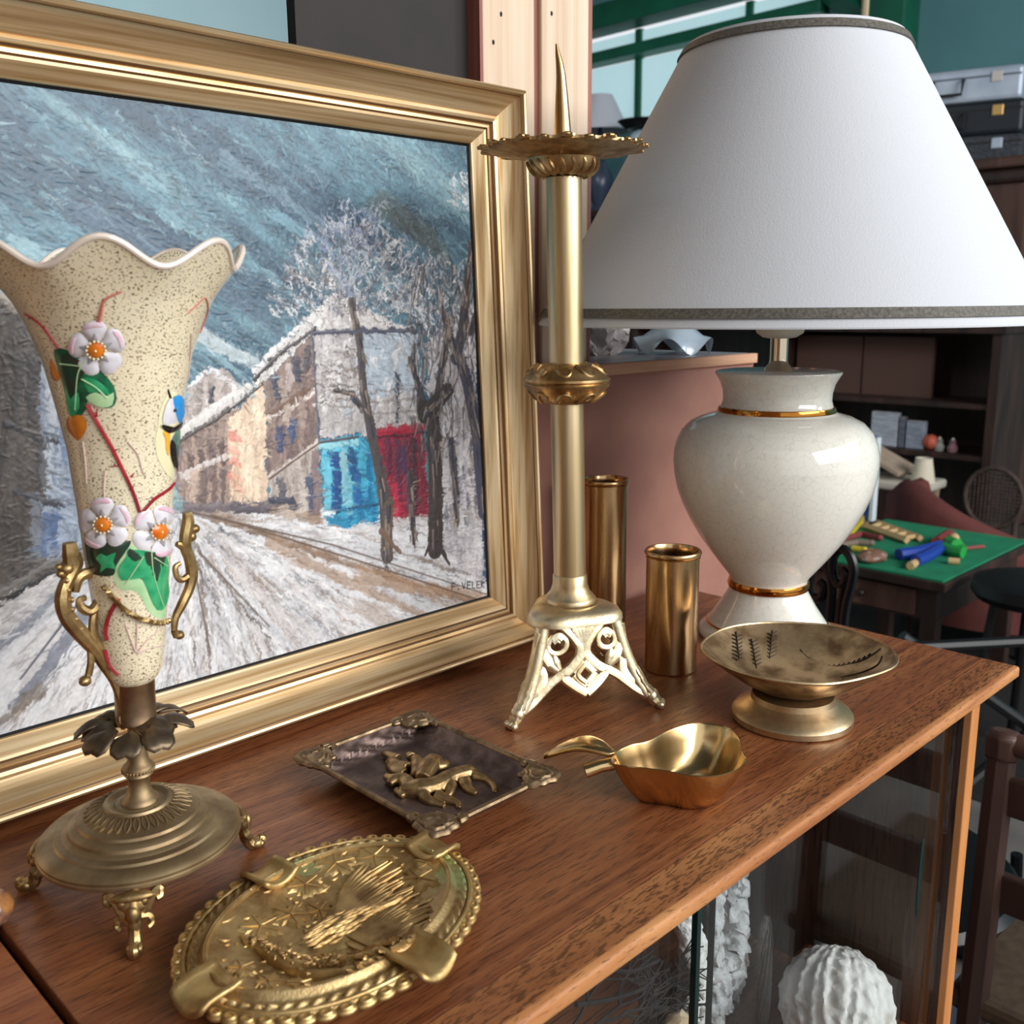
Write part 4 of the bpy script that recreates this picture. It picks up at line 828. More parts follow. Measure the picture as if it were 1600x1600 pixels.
htube(mb, [(112, 880), (110, 862), (108, 848)], [.0044, .0042, .0034]); mb.ball(hp(103, 888), (.0040, .0044, .0034), 10, 7); mb.ball(hp(96, 896), (.0026, .0026, .0024), 8, 6); mb.ball(hp(92, 886), (.0020, .0022, .0018), 8, 6); mb.ball(hp(133, 1064), (.0034, .0034, .0028), 8, 6)
mb.ball(hp(192, 1128), (.0036, .0030, .0036), 10, 7)
for t_, (x, y) in enumerate(((104, 905), (106, 920), (112, 935), (112, 950), (118, 965), (126, 980))): mb.ball(hp(x, y) - vn * .003, (.0016, .0016, .0016), 7, 5)
mb.build('handle', m_antique_lt, va)
mb = MB()
htube(mb, [(272, 985), (274, 966), (284, 945), (296, 918), (300, 895), (296, 872), (290, 856), (290, 838), (294, 815), (292, 800)], [.0018, .0022, .0028, .0030, .0036, .0034, .0034, .0036, .0036, .0026])
htube(mb, [(294, 900), (284, 906), (276, 900), (274, 886), (282, 880)], [.0020, .0020, .0018, .0016, .0012]); htube(mb, [(292, 858), (282, 852), (276, 850)], [.0028, .0022, .0016]); mb.ball(hp(304, 826), (.0030, .0034, .0026), 8, 6); mb.ball(hp(298, 838), (.0034, .0036, .0030), 8, 6); mb.ball(hp(280, 992), (.0030, .0034, .0026), 8, 6)
htube(mb, [(272, 985), (276, 994)], [.002, .0022])
mb.build('handle', m_antique_lt, va)
rp = []
for p in catmull([(166, 914, 0), (180, 932, 0), (200, 954, 0), (225, 967, 0), (250, 972, 0), (268, 962, 0), (277, 940, 0), (276, 915, 0), (273, 893, 0)], 12):
    v = vs(p.x, p.y, .0022)
    if v is not None: rp.append(v)
mb = MB()
for ph in (0, 2.1, 4.2):
    w = []; tot = 0
    for i, p in enumerate(rp):
        if i: tot += (p - rp[i - 1]).length
        t = (rp[min(i + 1, len(rp) - 1)] - rp[max(i - 1, 0)]).normalized(); a = t.cross(vn).normalized(); b = a.cross(t); w.append(p + (a * math.cos(tot * 2600 + ph) + b * math.sin(tot * 2600 + ph)) * .0008)
    mb.tube(w, .00085, 5)
mb.build('twisted_cord', m_antique_lt, va)
# ================================================================== pricket candlestick
CC = Vector((.569, .5125, T))
ca_ = thing('candlestick', CC, 'tall brass pricket candlestick with spike and pierced tripod foot', 'candlestick')
cn = Vector((CC.x, CC.y, 0)).normalized(); clat = Vector((cn.y, -cn.x, 0))
def clean_(p): return p - clat * (.019 * max(p.z - .06, 0))
def CB(mb, name, mat, parent=ca_, **k): mb.map(clean_); return mb.build(name, mat, parent, **k)
CB(MB().lathe([(.010, .100), (.0128, .103), (.0128, .2445), (.0100, .246)], 48), 'column', m_column)
CB(MB().lathe([(.010, .262), (.0134, .2625), (.0134, .4095), (.011, .411)], 48), 'column', m_column)
CB(MB().lathe([(.0128, .1085), (.0136, .1075), (.0140, .100), (.0158, .0945), (.0196, .0900), (.0206, .0885), (.0206, .0865), (.0226, .0855), (.0226, .0840), (.014, .083)], 48), 'collar', m_column)
def tri(r, z, th, i): return r * (1 + .14 * math.cos(3 * (th - FA))), z
FA = math.radians(184)
CB(MB().lathe([(.012, .0850), (.0225, .0848), (.0290, .0838), (.0340, .0812), (.0365, .0770), (.0368, .0740), (.0345, .0735), (.0315, .078), (.012, .081)], 72, tri), 'shoulder', m_pale_brass)
def legr(z): return interp(z, [0, .004, .010, .020, .035, .052, .066, .078], [.0725, .0715, .0665, .0590, .0510, .0450, .0412, .0375])
def leg_(k, z, dr=0): a = FA + 2 * PI * k / 3; r = legr(z) + dr; return Vector((r * math.cos(a), r * math.sin(a), z))
lg = MB()
zz = [.078, .070, .060, .050, .040, .030, .022, .015, .010]
lg.tube([leg_(0, z, -.0045) for z in zz], [.0055, .0058, .0060, .0062, .0064, .0066, .0066, .0062, .0056], 10)
lg.tube([leg_(0, z, -.001) for z in (.016, .010, .006, .0042)], [.0050, .0058, .0052, .0042], 8)
def radial(k, r, t, z): a = FA + 2 * PI * k / 3; return Vector((r * math.cos(a) - t * math.sin(a), r * math.sin(a) + t * math.cos(a), z))
for t in (-.0036, 0, .0036): lg.ball(radial(0, .0735, t, .0034), (.0036, .0028, .0034), 8, 6)
lg.ball(radial(0, .066, 0, .0100), (.0060, .0062, .0062), 10, 7)
for t in (-.0035, .0035): lg.tube([radial(0, legr(z) + .001, t * (1 + .2 * math.sin(z * 900)), z) for z in np.linspace(.012, .034, 9)], [.0012, .0018, .0015, .0020, .0016, .0020, .0016, .0016, .0008], 6)
lg.map(lambda p: Vector((p.x, p.y, max(p.z, 0)))); l_ = lg.build('leg', m_pale_brass, ca_)
for k in (1, 2): inst(l_, ca_, rz=2 * PI * k / 3)
# pierced panel between leg 0 and leg 1, in (s across -1..1, z)
def pp(s, z, out=0):
    a, b = leg_(0, z), leg_(1, z); m = (a + b) * .5; h = (b - a) * .5; nrm = Vector((m.x, m.y, 0)).normalized(); return m * .985 + h * s + nrm * (out + .0045 * (1 - s * s))
def band(mb, pts, r, per=6, out=0, flat=.55):
    w = [pp(p.x, p.y, out) for p in catmull([(s, z, 0) for s, z in pts], per)]; a = FA + PI / 3; up = Vector((math.cos(a), math.sin(a), .45)).normalized()
    k = len(w); rr = [interp(i / (k - 1), np.linspace(0, 1, len(r)), r) for i in range(k)] if hasattr(r, '__len__') else r
    rr = [q * 1.55 for q in rr] if hasattr(rr, '__len__') else rr * 1.55
    mb.tube(w, rr, 8, flat, up=up)
pn = MB()
for sg in (-1, 1):
    band(pn, [(sg * .98, .072), (sg * .86, .0765), (sg * .55, .0755), (sg * .28, .0680), (sg * .10, .0590), (sg * .07, .0525), (sg * .14, .0460), (sg * .30, .0400), (sg * .44, .0362)], .0026)
    band(pn, [(sg * .44, .0365), (sg * .60, .0310), (sg * .74, .0235), (sg * .86, .0165), (sg * .95, .0125)], [.0028, .0026, .0026, .0030, .0034])
    band(pn, [(0, .0530), (sg * .14, .0462), (sg * .28, .0400), (sg * .40, .0355), (sg * .26, .0290), (0, .0205)], .0029)
    band(pn, [(0, .0432), (sg * .14, .0358), (0, .0290)], .0013, out=.0022)
    ring = [(sg * (.56 + .20 * math.cos(a)), .0600 + .0068 * math.sin(a)) for a in [2 * PI * k / 12 for k in range(13)]]; band(pn, ring, .0015, 2)
    band(pn, [(sg * .46, .0645), (sg * .56, .0668), (sg * .68, .0640)], .0024); band(pn, [(sg * .50, .0625), (sg * .58, .0640), (sg * .66, .0620)], .0017)
    band(pn, [(sg * .90, .0600), (sg * .80, .0520), (sg * .66, .0450), (sg * .50, .0395)], [.0022, .0030, .0034, .0018]); band(pn, [(sg * .62, .0520), (sg * .56, .0460), (sg * .48, .0400)], [.0012, .0026, .0016])
    band(pn, [(sg * .97, .0440), (sg * .82, .0400), (sg * .76, .0320), (sg * .84, .0250), (sg * .95, .0210)], [.0030, .0032, .0030, .0034, .0030]); band(pn, [(sg * .97, .0700), (sg * .92, .055), (sg * .93, .040), (sg * .95, .024)], .0030)
for s_ in (-.24, -.12, 0, .12, .24): band(pn, [(s_, .0765), (s_ * .7, .0700), (s_ * .3, .0630), (0, .0560)], [.0026, .0028, .0022, .0016])
for q_ in ([(-.19, .0360), (-.10, .0405), (0, .0450)], [(.19, .0360), (.10, .0405), (0, .0450)], [(-.19, .0358), (-.10, .0310), (0, .0262)], [(.19, .0358), (.10, .0310), (0, .0262)]): band(pn, q_, .0024, 3)
p_ = pn.build('pierced_panel', m_pale_brass, ca_)
for k in (1, 2): inst(p_, ca_, rz=2 * PI * k / 3)
# knop with scrolls
kp = [(.0130, .2440), (.0190, .2450), (.0250, .2485), (.0296, .2535), (.0312, .2562), (.0326, .2572), (.0332, .2590), (.0322, .2602), (.0334, .2616), (.0334, .2634), (.0318, .2646), (.0296, .2678), (.0258, .2715), (.0200, .2742), (.0140, .2752)]
def kfn(r, z, th, i): return r, z
kn = CB(MB().lathe(kp, 72, kfn), 'knop', m_pan_brass)
mb = MB()
for k in range(9):
    for (zz_, rr_) in (((.2735, .2705, .2672, .2668, .2700, .2722), (.0222, .0270, .0296, .0300, .0272, .0240)), ((.2462, .2490, .2525, .2530, .2500, .2475), (.0215, .0258, .0292, .0296, .0268, .0232))):
        w = []
        for i, (z, r) in enumerate(zip(zz_, rr_)): a = 2 * PI * (k + (0, .18, .36, .6, .72, .5)[i]) / 9; w.append(Vector((r * math.cos(a), r * math.sin(a), z)))
        mb.tube(catmull(w, 4), lerpv(.0018, .0009, 21), 6)
CB(mb, 'scroll_border', m_pan_brass, kn)
# drip pan
def scal(r, z, th, i): return r * (1 + (.012 * math.cos(24 * th) if r > .05 else 0)), z
CB(MB().lathe([(.0120, .4105), (.0170, .4108), (.0215, .4130), (.0250, .4168), (.0262, .4205), (.0268, .4225), (.0300, .4240), (.0420, .4262), (.0540, .4282), (.0568, .4290), (.0562, .4312), (.0420, .4290), (.0280, .4275), (.0100, .4270)], 144, scal), 'drip_pan', m_pan_brass)
mb = MB()
for k in range(18):
    a = 2 * PI * k / 18; w = [Vector((r * math.cos(a + da), r * math.sin(a + da), z)) for r, z, da in ((.0172, .4112, 0), (.0222, .4135, .08), (.0256, .4175, .02), (.0262, .4210, -.05))]; mb.tube(catmull(w, 4), lerpv(.0022, .0012, 13), 6)
CB(mb, 'gadroons', m_pan_brass)
lo_ = MB(); lo_.ball((.0585, 0, .4302), (.0034, .0048, .0016), 10, 6); lo_.ball((.0612, 0, .4304), (.0020, .0026, .0015), 8, 5); lo_.tube([(.0565, .0035, .4296), (.0600, .0048, .4300)], .0011, 6); lo_.tube([(.0565, -.0035, .4296), (.0600, -.0048, .4300)], .0011, 6)
b0 = lo_.build('rim_leaf', m_pan_brass, ca_); sh_ = clean_(Vector((0, 0, .43)))
b0.location = (sh_.x, sh_.y, 0)
for k in range(1, 24): inst(b0, ca_, (sh_.x, sh_.y, (.0008 if k % 2 else -.0004)), 2 * PI * k / 24)
w = [Vector((0, 0, z)) - clat * d for z, d in ((.424, 0), (.433, 0), (.450, 0), (.466, .0002), (.480, .0006), (.488, .0014), (.495, .0026), (.5015, .0034))]
CB(MB().tube(w, [.0074, .0068, .0056, .0045, .0034, .0027, .0018, .0009], 16), 'spike', m_bright)

# ================================================================== ceramic table lamp
LC = Vector((.827, .4875, T))
lamp = thing('table_lamp', LC, 'cream crackle glazed urn table lamp with white empire shade', 'lamp')
bp_ = [(.004, 0), (.0640, 0), (.0655, .002), (.0655, .006), (.0640, .0085), (.0600, .0110), (.0570, .0140), (.0520, .0215), (.0450, .0320), (.0400, .0410), (.0372, .0465), (.0365, .0490), (.0365, .0570), (.0376, .0600), (.0420, .0655), (.0485, .0735), (.0585, .0865), (.0680, .0997), (.0775, .1160), (.0848, .1309), (.0900, .1450), (.0930, .1590), (.0942, .1720), (.0938, .1810), (.0915, .1910), (.0868, .2010), (.0790, .2090), (.0690, .2140), (.0590, .2168), (.0540, .2185), (.0510, .2240), (.0494, .2300), (.0498, .2370), (.0520, .2450), (.0556, .2515), (.0574, .2545), (.0570, .2560), (.0540, .2566), (.004, .2568)]
MB().lathe(bp_, 96).build('urn', m_ceramic, lamp, angle=50)
for zc, r, n in ((.2200, .0522, 'gold_band'), (.0525, .0372, 'gold_band')):
    MB().lathe([(r - .003, zc - .0042), (r + .0008, zc - .0036), (r + .0020, zc), (r + .0008, zc + .0036), (r - .003, zc + .0042)], 96).build(n, m_goldband, lamp)
MB().lathe([(.0560, .0128), (.0578, .0126), (.0584, .0136), (.0572, .0146), (.0555, .0148)], 96).build('gold_line', m_goldband, lamp)
MB().lathe([(.0025, .2568), (.0130, .2568), (.0122, .2590), (.0088, .2630), (.0082, .2660), (.0082, .2880), (.004, .2885)], 40).build('neck_tube', m_chrome, lamp)
MB().lathe([(.009, .2860), (.0150, .2870), (.0210, .2910), (.0225, .2960), (.0225, .3090), (.0170, .3120), (.0170, .345), (.004, .346)], 40).build('bulb_holder', m_plastic, lamp)
mb = MB(); mb.ball((0, 0, .385), (.028, .028, .040), 20, 12); mb.build('bulb', M('frosted_bulb', S(240, 238, 230), .3), lamp)
shd = [(.2226, .3000), (.2228, .3012), (.0925, .5370), (.0922, .5380), (.0905, .5380), (.0908, .5368), (.2210, .3012), (.2212, .3000)]
MB().lathe(shd, 128, close=True).build('shade', m_shade, lamp, angle=30)
def shr(z): return .2226 + (.0925 - .2228) * (z - .3012) / .2358
for z0, z1, n in ((.3075, .3150, 'shade_trim'), (.5280, .5350, 'shade_trim')):
    MB().lathe([(shr(z0), z0), (shr(z0) + .0024, z0 + .0002), (shr(z1) + .0024, z1 - .0002), (shr(z1), z1), (shr(z1) - .0004, z1), (shr(z0) - .0004, z0)], 128, close=True).build(n, m_trim, lamp, angle=30)
mb = MB()
for k in range(3):
    a = 2 * PI * k / 3 + .4; mb.tube([(.017 * math.cos(a), .017 * math.sin(a), .318), (.10 * math.cos(a), .10 * math.sin(a), .335), (shr(.345) * math.cos(a) * .985, shr(.345) * math.sin(a) * .985, .345)], .0016, 6)
mb.build('shade_carrier', m_chrome, lamp)

# ================================================================== two brass shell-case vases
def shellcase(c, r, h, label):
    t = thing('brass_case', c, label, 'vase')
    MB().lathe([(.002, .0), (r - .0006, 0), (r - .0002, .0012), (r - .0002, h * .96), (r - .0002, h)], 56).build('tube', m_shellcase, t)
    MB().lathe([(r - .0012, h - .006), (r + .0012, h - .0052), (r + .0018, h - .0025), (r + .0012, h), (r - .0010, h + .0006), (r - .0024, h - .0010), (r - .0026, h - .0050)], 56).build('rim', m_shellcase, t)
    return t
def case_open(c, r, h, label):
    t = thing('brass_case', c, label, 'vase')
    MB().lathe([(.002, 0), (r - .0008, 0), (r, .0012), (r, h - .006), (r - .0013, h - .006), (r - .0013, .003), (.002, .003)], 56).build('tube', m_shellcase, t, angle=30)
    MB().lathe([(r - .0016, h - .0075), (r + .0008, h - .0066), (r + .0008, h - .0052), (r - .0002, h - .0046), (r + .0014, h - .0036), (r + .0020, h - .0016), (r + .0010, h), (r - .0012, h), (r - .0024, h - .0024), (r - .0022, h - .0075)], 56, close=True).build('rim', m_shellcase, t, angle=50)
    return t
case_open(at_z(1047, 1043), .0230, .1085, 'short polished brass shell case vase beside the lamp')
case_open(Vector((.741, .6225, T)), .0222, .1500, 'tall polished brass shell case vase behind the candlestick')

# ================================================================== footed hammered brass bowl
rimpx = [(1095, 1015), (1130, 987), (1200, 977), (1300, 982), (1360, 1001), (1398, 1025), (1390, 1050), (1300, 1073), (1200, 1066), (1130, 1044)]
BW = Vector((.672, .370, T))
bo = thing('footed_bowl', BW, 'oval hammered brass bowl on a round foot with engraved leaf lines', 'bowl')
rim = [at_z(x, y, .047) - BW for x, y in rimpx]
rc = [Vector((p.x, p.y, 0)) for p in catmull(rim, 8, True)]
bc = sum(rc, Vector()) / len(rc)
def brow(t, z, base=None):
    return [Vector((bc.x * min(t * 1.4, 1) + (p.x - bc.x) * t, bc.y * min(t * 1.4, 1) + (p.y - bc.y) * t, z)) for p in rc]
mb = MB(); rows = [brow(t, z) for t, z in ((.02, .0205), (.30, .0207), (.46, .0222), (.62, .0272), (.80, .0360), (.94, .0445), (1.0, .0485), (1.005, .0492), (.995, .0498), (.985, .0490), (.93, .0465), (.78, .0385), (.60, .0300), (.44, .0250), (.28, .0232), (.02, .0230))]
mb.grid(rows, closed=True); bwl = mb.build('bowl', m_bowl, bo, angle=60)
MB().tube([p * 1 for p in brow(1.0, .0492)], .0011, 6, close=True).build('rim', m_bowl_foot, bwl)
fo = sum((at_z(x, y) for x, y in ((1142, 1118), (1333, 1125))), Vector()) / 2 - BW; fo.z = 0
MB().lathe([(.010, .0), (.0445, 0), (.0462, .0012), (.0462, .0055), (.0440, .0085), (.0370, .0120), (.0320, .0165), (.0310, .0210), (.010, .0212)], 72, c=(fo.x, fo.y, 0)).build('foot', m_bowl_foot, bo, angle=30)
ts_ = [.0, .28, .44, .60, .78, .93, .985]; tz_ = [.0230, .0232, .0250, .0300, .0385, .0465, .0490]
def bowl_f(p):
    q = p - BW; dx, dy = q.x - bc.x, q.y - bc.y; a = math.atan2(dy, dx); k = min(rc, key=lambda c_: abs(math.atan2(math.sin(math.atan2(c_.y - bc.y, c_.x - bc.x) - a), math.cos(math.atan2(c_.y - bc.y, c_.x - bc.x) - a))))
    t = math.hypot(dx, dy) / math.hypot(k.x - bc.x, k.y - bc.y)
    if t > 1: return 1
    return q.z - interp(t, ts_, tz_)
eg = [[(1150, 988), (1155, 1030)], [(1174, 999), (1182, 1045)], [(1207, 986), (1202, 1030)], [(1250, 1016), (1262, 1028), (1290, 1041), (1320, 1040), (1350, 1031), (1376, 1014)], [(1286, 1041), (1300, 1052), (1318, 1062)], [(1312, 1060), (1345, 1052), (1370, 1040), (1378, 1026)]]
for i in range(7):
    y = 992 + i * 6; eg += [[(1151, y + 4), (1160, y)], [(1151, y + 3), (1144, y)]]; eg += [[(1176 + i * .9, y + 12), (1184 + i, y + 8)], [(1176 + i * .9, y + 12), (1170 + i, y + 8)]]
    eg += [[(1206 - i * .5, y), (1214, y - 5)], [(1206 - i * .5, y + 2), (1199, y - 2)]]
for i in range(9): x = 1296 + i * 8; eg.append([(x, 1040 - i * i * .28), (x - 5, 1044 - i * i * .28)])
for ln in eg:
    w = []
    for p in catmull([(x, y, 0) for x, y in ln], 4):
        h_ = hit(p.x, p.y, bowl_f, .5, 1.0, 120)
        if h_ is not None: w.append(h_ - BW + Vector((0, 0, .0006)))
    if len(w) > 1: MB().tube(w, lerpv(.00065, .0004, len(w)), 5).build('engraved_line', m_engrave, bwl)

# ================================================================== pear-shaped brass dish
PC = Vector((.508, .352, T))
pe = thing('pear_dish', PC, 'polished brass dish shaped like a halved pear with leaf and stem', 'dish')
ppx = [(957, 1193), (960, 1179), (985, 1166), (1012, 1160), (1050, 1141), (1092, 1131), (1135, 1137), (1155, 1155), (1160, 1176), (1167, 1190), (1150, 1205), (1120, 1214), (1080, 1214), (1040, 1206), (1000, 1201), (975, 1199)]
pr_ = [at_z(x, y, .030) - PC for x, y in ppx]; pr_ = [Vector((p.x, p.y, 0)) for p in catmull(pr_, 5, True)]
pcn = Vector((.006, 0, 0)); pcn = sum(pr_, Vector()) / len(pr_)
def prow(t, z): return [Vector((pcn.x + (p.x - pcn.x) * t, pcn.y + (p.y - pcn.y) * t, z)) for p in pr_]
mb = MB(); mb.grid([prow(t, z) for t, z in ((.02, 0), (.50, 0), (.60, .0012), (.72, .0070), (.84, .0150), (.94, .0235), (1.0, .0300), (1.004, .0306), (.99, .0310), (.972, .0300), (.90, .0225), (.80, .0145), (.68, .0075), (.56, .0038), (.40, .0030), (.02, .0030))], closed=True)
mb.build('bowl', m_bright, pe, angle=50)
s0, s1 = at_z(914, 1205, .021) - PC, at_z(962, 1192, .025) - PC
MB().tube([s0, s0 * .5 + s1 * .5 + Vector((0, 0, .0008)), s1], [.0048, .0042, .0044], 12).build('stem', m_bright, pe)
rows = []; la, lb = at_z(852, 1178, .020) - PC, at_z(962, 1176, .029) - PC; ldv = lb - la; lw = Vector((-ldv.y, ldv.x, 0)).normalized()
for i in range(13):
    t = i / 12; c = la + ldv * t + lw * (.006 * math.sin(PI * t)); hw = .0115 * math.sin(PI * min(1, t * .95 + .02)) ** .8 + .0004
    rows.append([c + lw * (hw * s) + Vector((0, 0, .0075 * math.sin(PI * t) - .0030 * abs(s) ** 2 + (.0 if abs(s) > .1 else -.0006))) for s in (-1, -.6, -.25, 0, .25, .6, 1)])
MB().grid(rows).build('leaf', m_bright, pe, solid=.0016, angle=60)
# ================================================================== oval brass ashtray with a pheasant in relief
AC = Vector((.2548, .3925, T)); AA = math.radians(7)
asx = thing('oval_ashtray', AC, 'oval ochre brass ashtray with scalloped rim and long tailed bird in relief', 'ashtray', AA)
A1, B1, A2, B2 = .0700, .0490, .0815, .0640
def ash_h(t, th):                                     # height across: t 0 centre .. 1 inner lip .. 2 outer edge
    if t <= 1: return .0052 + .0088 * max(0, (t - .45) / .55) ** 1.7
    u = t - 1
    return .0140 + interp(u, [0, .08, .16, .26, .34, .80, .88, .96, 1.0], [.0018, .0022, .0008, -.0012, -.0018, -.0030, -.0016, -.0022, -.0040])
def ash_p(t, th):
    if t <= 1: a, b = A1 * t, B1 * t
    else: a, b = A1 + (A2 - A1) * (t - 1), B1 + (B2 - B1) * (t - 1)
    return Vector((a * math.cos(th), b * math.sin(th), ash_h(t, th)))
NTH = 400; rows = []
for t in list(np.linspace(.02, 1, 40)) + list(1 + np.linspace(.03, 1, 26)):
    row = []
    for k in range(NTH):
        th = 2 * PI * k / NTH; p = ash_p(t, th)
        if 1.36 < t < 1.80:                           # egg-and-leaf band
            u = (t - 1.36) / .44; p.z += .0020 * math.sin(PI * u) * (abs(math.sin(th * 30 + .8 * u)) ** .6) + .0007 * math.sin(PI * u) * math.cos(th * 60 + u * 9)
        if t < .97: p.z += .0006 * (mnoise.noise(Vector((p.x * 260, p.y * 260, 3))))
        row.append(p)
    rows.append(row)
for t, dz in ((2.0, -.0026), (1.6, -.0046), (1.0, -.0050), (.62, -.0052), (.58, -.0052), (.02, -.0052)):
    rows.append([Vector((q.x, q.y, max(0, q.z + dz))) for q in [ash_p(t, 2 * PI * k / NTH) for k in range(NTH)]])
mb = MB(); mb.grid(rows, closed=True); tray = mb.build('tray', m_ash_in, asx, angle=60)
mb = MB(); mb.tube([ash_p(1.0, 2 * PI * k / 96) + Vector((0, 0, .0006)) for k in range(96)], .0014, 7, close=True); mb.build('inner_lip', m_ash, tray)
mb = MB(); mb.tube([ash_p(1.84, 2 * PI * k / 96) + Vector((0, 0, .0004)) for k in range(96)], .0010, 6, close=True); mb.build('outer_bead', m_ash, tray)
sc_ = MB(); sc_.ball((0, 0, 0), (.0042, .0050, .0024), 14, 7); sc_.tube([(.0010 + .0020 * math.cos(a), .0024 * math.sin(a), .0022) for a in [2 * PI * k / 10 for k in range(10)]], .0008, 5, close=True)
sc_.map(lambda p: Vector((p.x, p.y, max(p.z, -.003))))
s0_ = None; NS = 52; tacc = []
for k in range(NS):
    th = 2 * PI * (k + .5) / NS; p = ash_p(2.0, th); p.z = .0092
    if min(abs(math.atan2(math.sin(th - q), math.cos(th - q))) * (1 if i_ % 2 == 0 else .8) for i_, q in enumerate((0, PI / 2, PI, -PI / 2))) < .10: continue
    rz = math.atan2(p.y / B2 ** 2, p.x / A2 ** 2)
    if s0_ is None: s0_ = sc_.build('scallop', m_ash, asx); o_ = s0_
    else: o_ = inst(s0_, asx)
    o_.location = p; o_.rotation_euler = (0, 0, rz); o_.scale = (1, 1 + .18 * abs(math.sin(th)), 1)
def rest(th, l0, l1, w):
    rows = []
    for i in range(9):
        t = i / 8; r = l0 + (l1 - l0) * t; row = []
        for k in range(11):
            s = -1 + k / 5; zz = .0118 + .0052 * abs(s) ** 2.2 + .0014 * math.sin(PI * t) - (.0022 * max(0, t - .75) * 4) + (.0012 * (1 - t) if t < .2 else 0)
            row.append(Vector((r - .0018 * (t > .9) * abs(s) ** 2, w * s * (1 + .05 * math.sin(t * PI)), zz)))
        rows.append(row)
    m = Matrix.Rotation(th, 3, 'Z'); mb = MB(); mb.grid(rows); mb.map(lambda p: m @ p); return mb.build('cigarette_rest', m_ash, asx, solid=.0026, angle=60)
rest(0, .0635, .0865, .0118); rest(PI, .0640, .0900, .0118); rest(PI / 2, .0410, .0660, .0110); rest(-PI / 2, .0450, .0760, .0115)
def ash_f(p):
    q = p - AC; c, s = math.cos(-AA), math.sin(-AA); x, y = q.x * c - q.y * s, q.x * s + q.y * c; t = math.hypot(x / A1, y / B1)
    if t > 1.02: return 1
    return q.z - ash_h(t, 0)
def ah(x, y, h=0):
    p = hit(x, y, ash_f, .35, .75, 110)
    if p is None or p.z - AC.z < .0045: return None
    q = p - AC; c, s = math.cos(-AA), math.sin(-AA); return Vector((q.x * c - q.y * s, q.x * s + q.y * c, q.z + h))
def aline(mb, pts, r, h=.0004, per=5, n=6):
    w = [v for v in (ah(p.x, p.y, h) for p in catmull([(x, y, 0) for x, y in pts], per)) if v is not None]
    if len(w) > 1: mb.tube(w, [interp(i / (len(w) - 1), np.linspace(0, 1, len(r)), r) for i in range(len(w))], n)
def apoly(name, pts, mat, h=.0010, rings=4, cen=None, flat=False):
    n = len(pts); cx = cen[0] if cen else sum(p[0] for p in pts) / n; cy = cen[1] if cen else sum(p[1] for p in pts) / n; rows = []
    for k in range(rings + 1):
        t = k / rings; row = []
        for x, y in pts:
            v = ah(cx + (x - cx) * t, cy + (y - cy) * t, (h if k < rings else -.0002) * (1 if flat else (1 - .6 * t * t)))
            row.append(v if v is not None else (row[-1] if row else Vector((0, 0, .008))))
        rows.append(row)
    mb = MB(); mb.grid(rows, closed=True); return mb.build(name, mat, asx, angle=50)
def vine_leaf(cx, cy, R, rot):
    out = []
    for k in range(40):
        a = 2 * PI * k / 40; r = R * (.62 + .30 * abs(math.cos(2.5 * (a - rot))) + .10 * math.cos(15 * a)); out.append((cx + 1.15 * r * math.cos(a), cy + .62 * r * math.sin(a)))
    lf_ = apoly('vine_leaf', out, m_ash, .0015, flat=True, cen=(cx, cy)); mb = MB()
    for k in range(5):
        a = rot + (k - 2) * 2 * PI / 5; aline(mb, [(cx, cy), (cx + .9 * R * math.cos(a), cy + .48 * R * math.sin(a))], [.0006, .0003], .0017, 4, 5)
    mb.build('leaf_veins', m_ash, lf_)
for c_ in ((478, 1385, 34, .3), (525, 1352, 36, .8), (455, 1432, 34, 1.2), (408, 1450, 36, .5), (585, 1340, 34, .2), (560, 1392, 30, .9), (655, 1375, 34, .4), (668, 1352, 24, 1.0), (500, 1425, 28, .1), (378, 1515, 26, .6), (420, 1535, 24, .2), (470, 1540, 22, .7)): vine_leaf(*c_)
mb = MB()                                              # long tail feathers fanning out
for k in range(64):
    t = (k % 32) / 31; lay_ = k // 32; x1, y1 = 612 + 92 * t - 70 * max(0, t - .6), 1348 + 112 * t; x0, y0 = 500 + 70 * t + 18 * lay_, 1458 + 34 * t
    x1 -= lay_ * 34; y1 += lay_ * 8; mx_, my_ = (x0 + x1) / 2 - 10 + 16 * t, (y0 + y1) / 2 - 12 + 18 * t
    aline(mb, [(x0, y0), (mx_, my_), (x1 + random.uniform(-10, 8), y1 + random.uniform(-5, 5))], [.0010, .0017, .0016, .0005], .0008 + .0012 * lay_)
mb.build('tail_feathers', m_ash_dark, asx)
mb = MB()
aline(mb, [(384, 1474), (404, 1482), (432, 1502), (480, 1520), (540, 1516), (596, 1494), (646, 1458)], [.0024, .0030, .0044, .0062, .0060, .0046, .0018], .0006, 6, 10)
aline(mb, [(374, 1466), (386, 1472), (398, 1480)], [.0006, .0026, .0030], .0016, 4, 8)
mb.map(lambda p: Vector((p.x, p.y, max(p.z, .002)))); mb.build('bird_body', m_ash, asx, remesh=.0008)
apoly('bird_wing', [(p.x, p.y) for p in catmull([(x, y, 0) for x, y in ((470, 1478), (490, 1452), (520, 1432), (560, 1422), (600, 1408), (630, 1402), (610, 1436), (575, 1466), (530, 1484), (495, 1488))], 3, True)], m_ash, .0032, 6)
mb = MB()
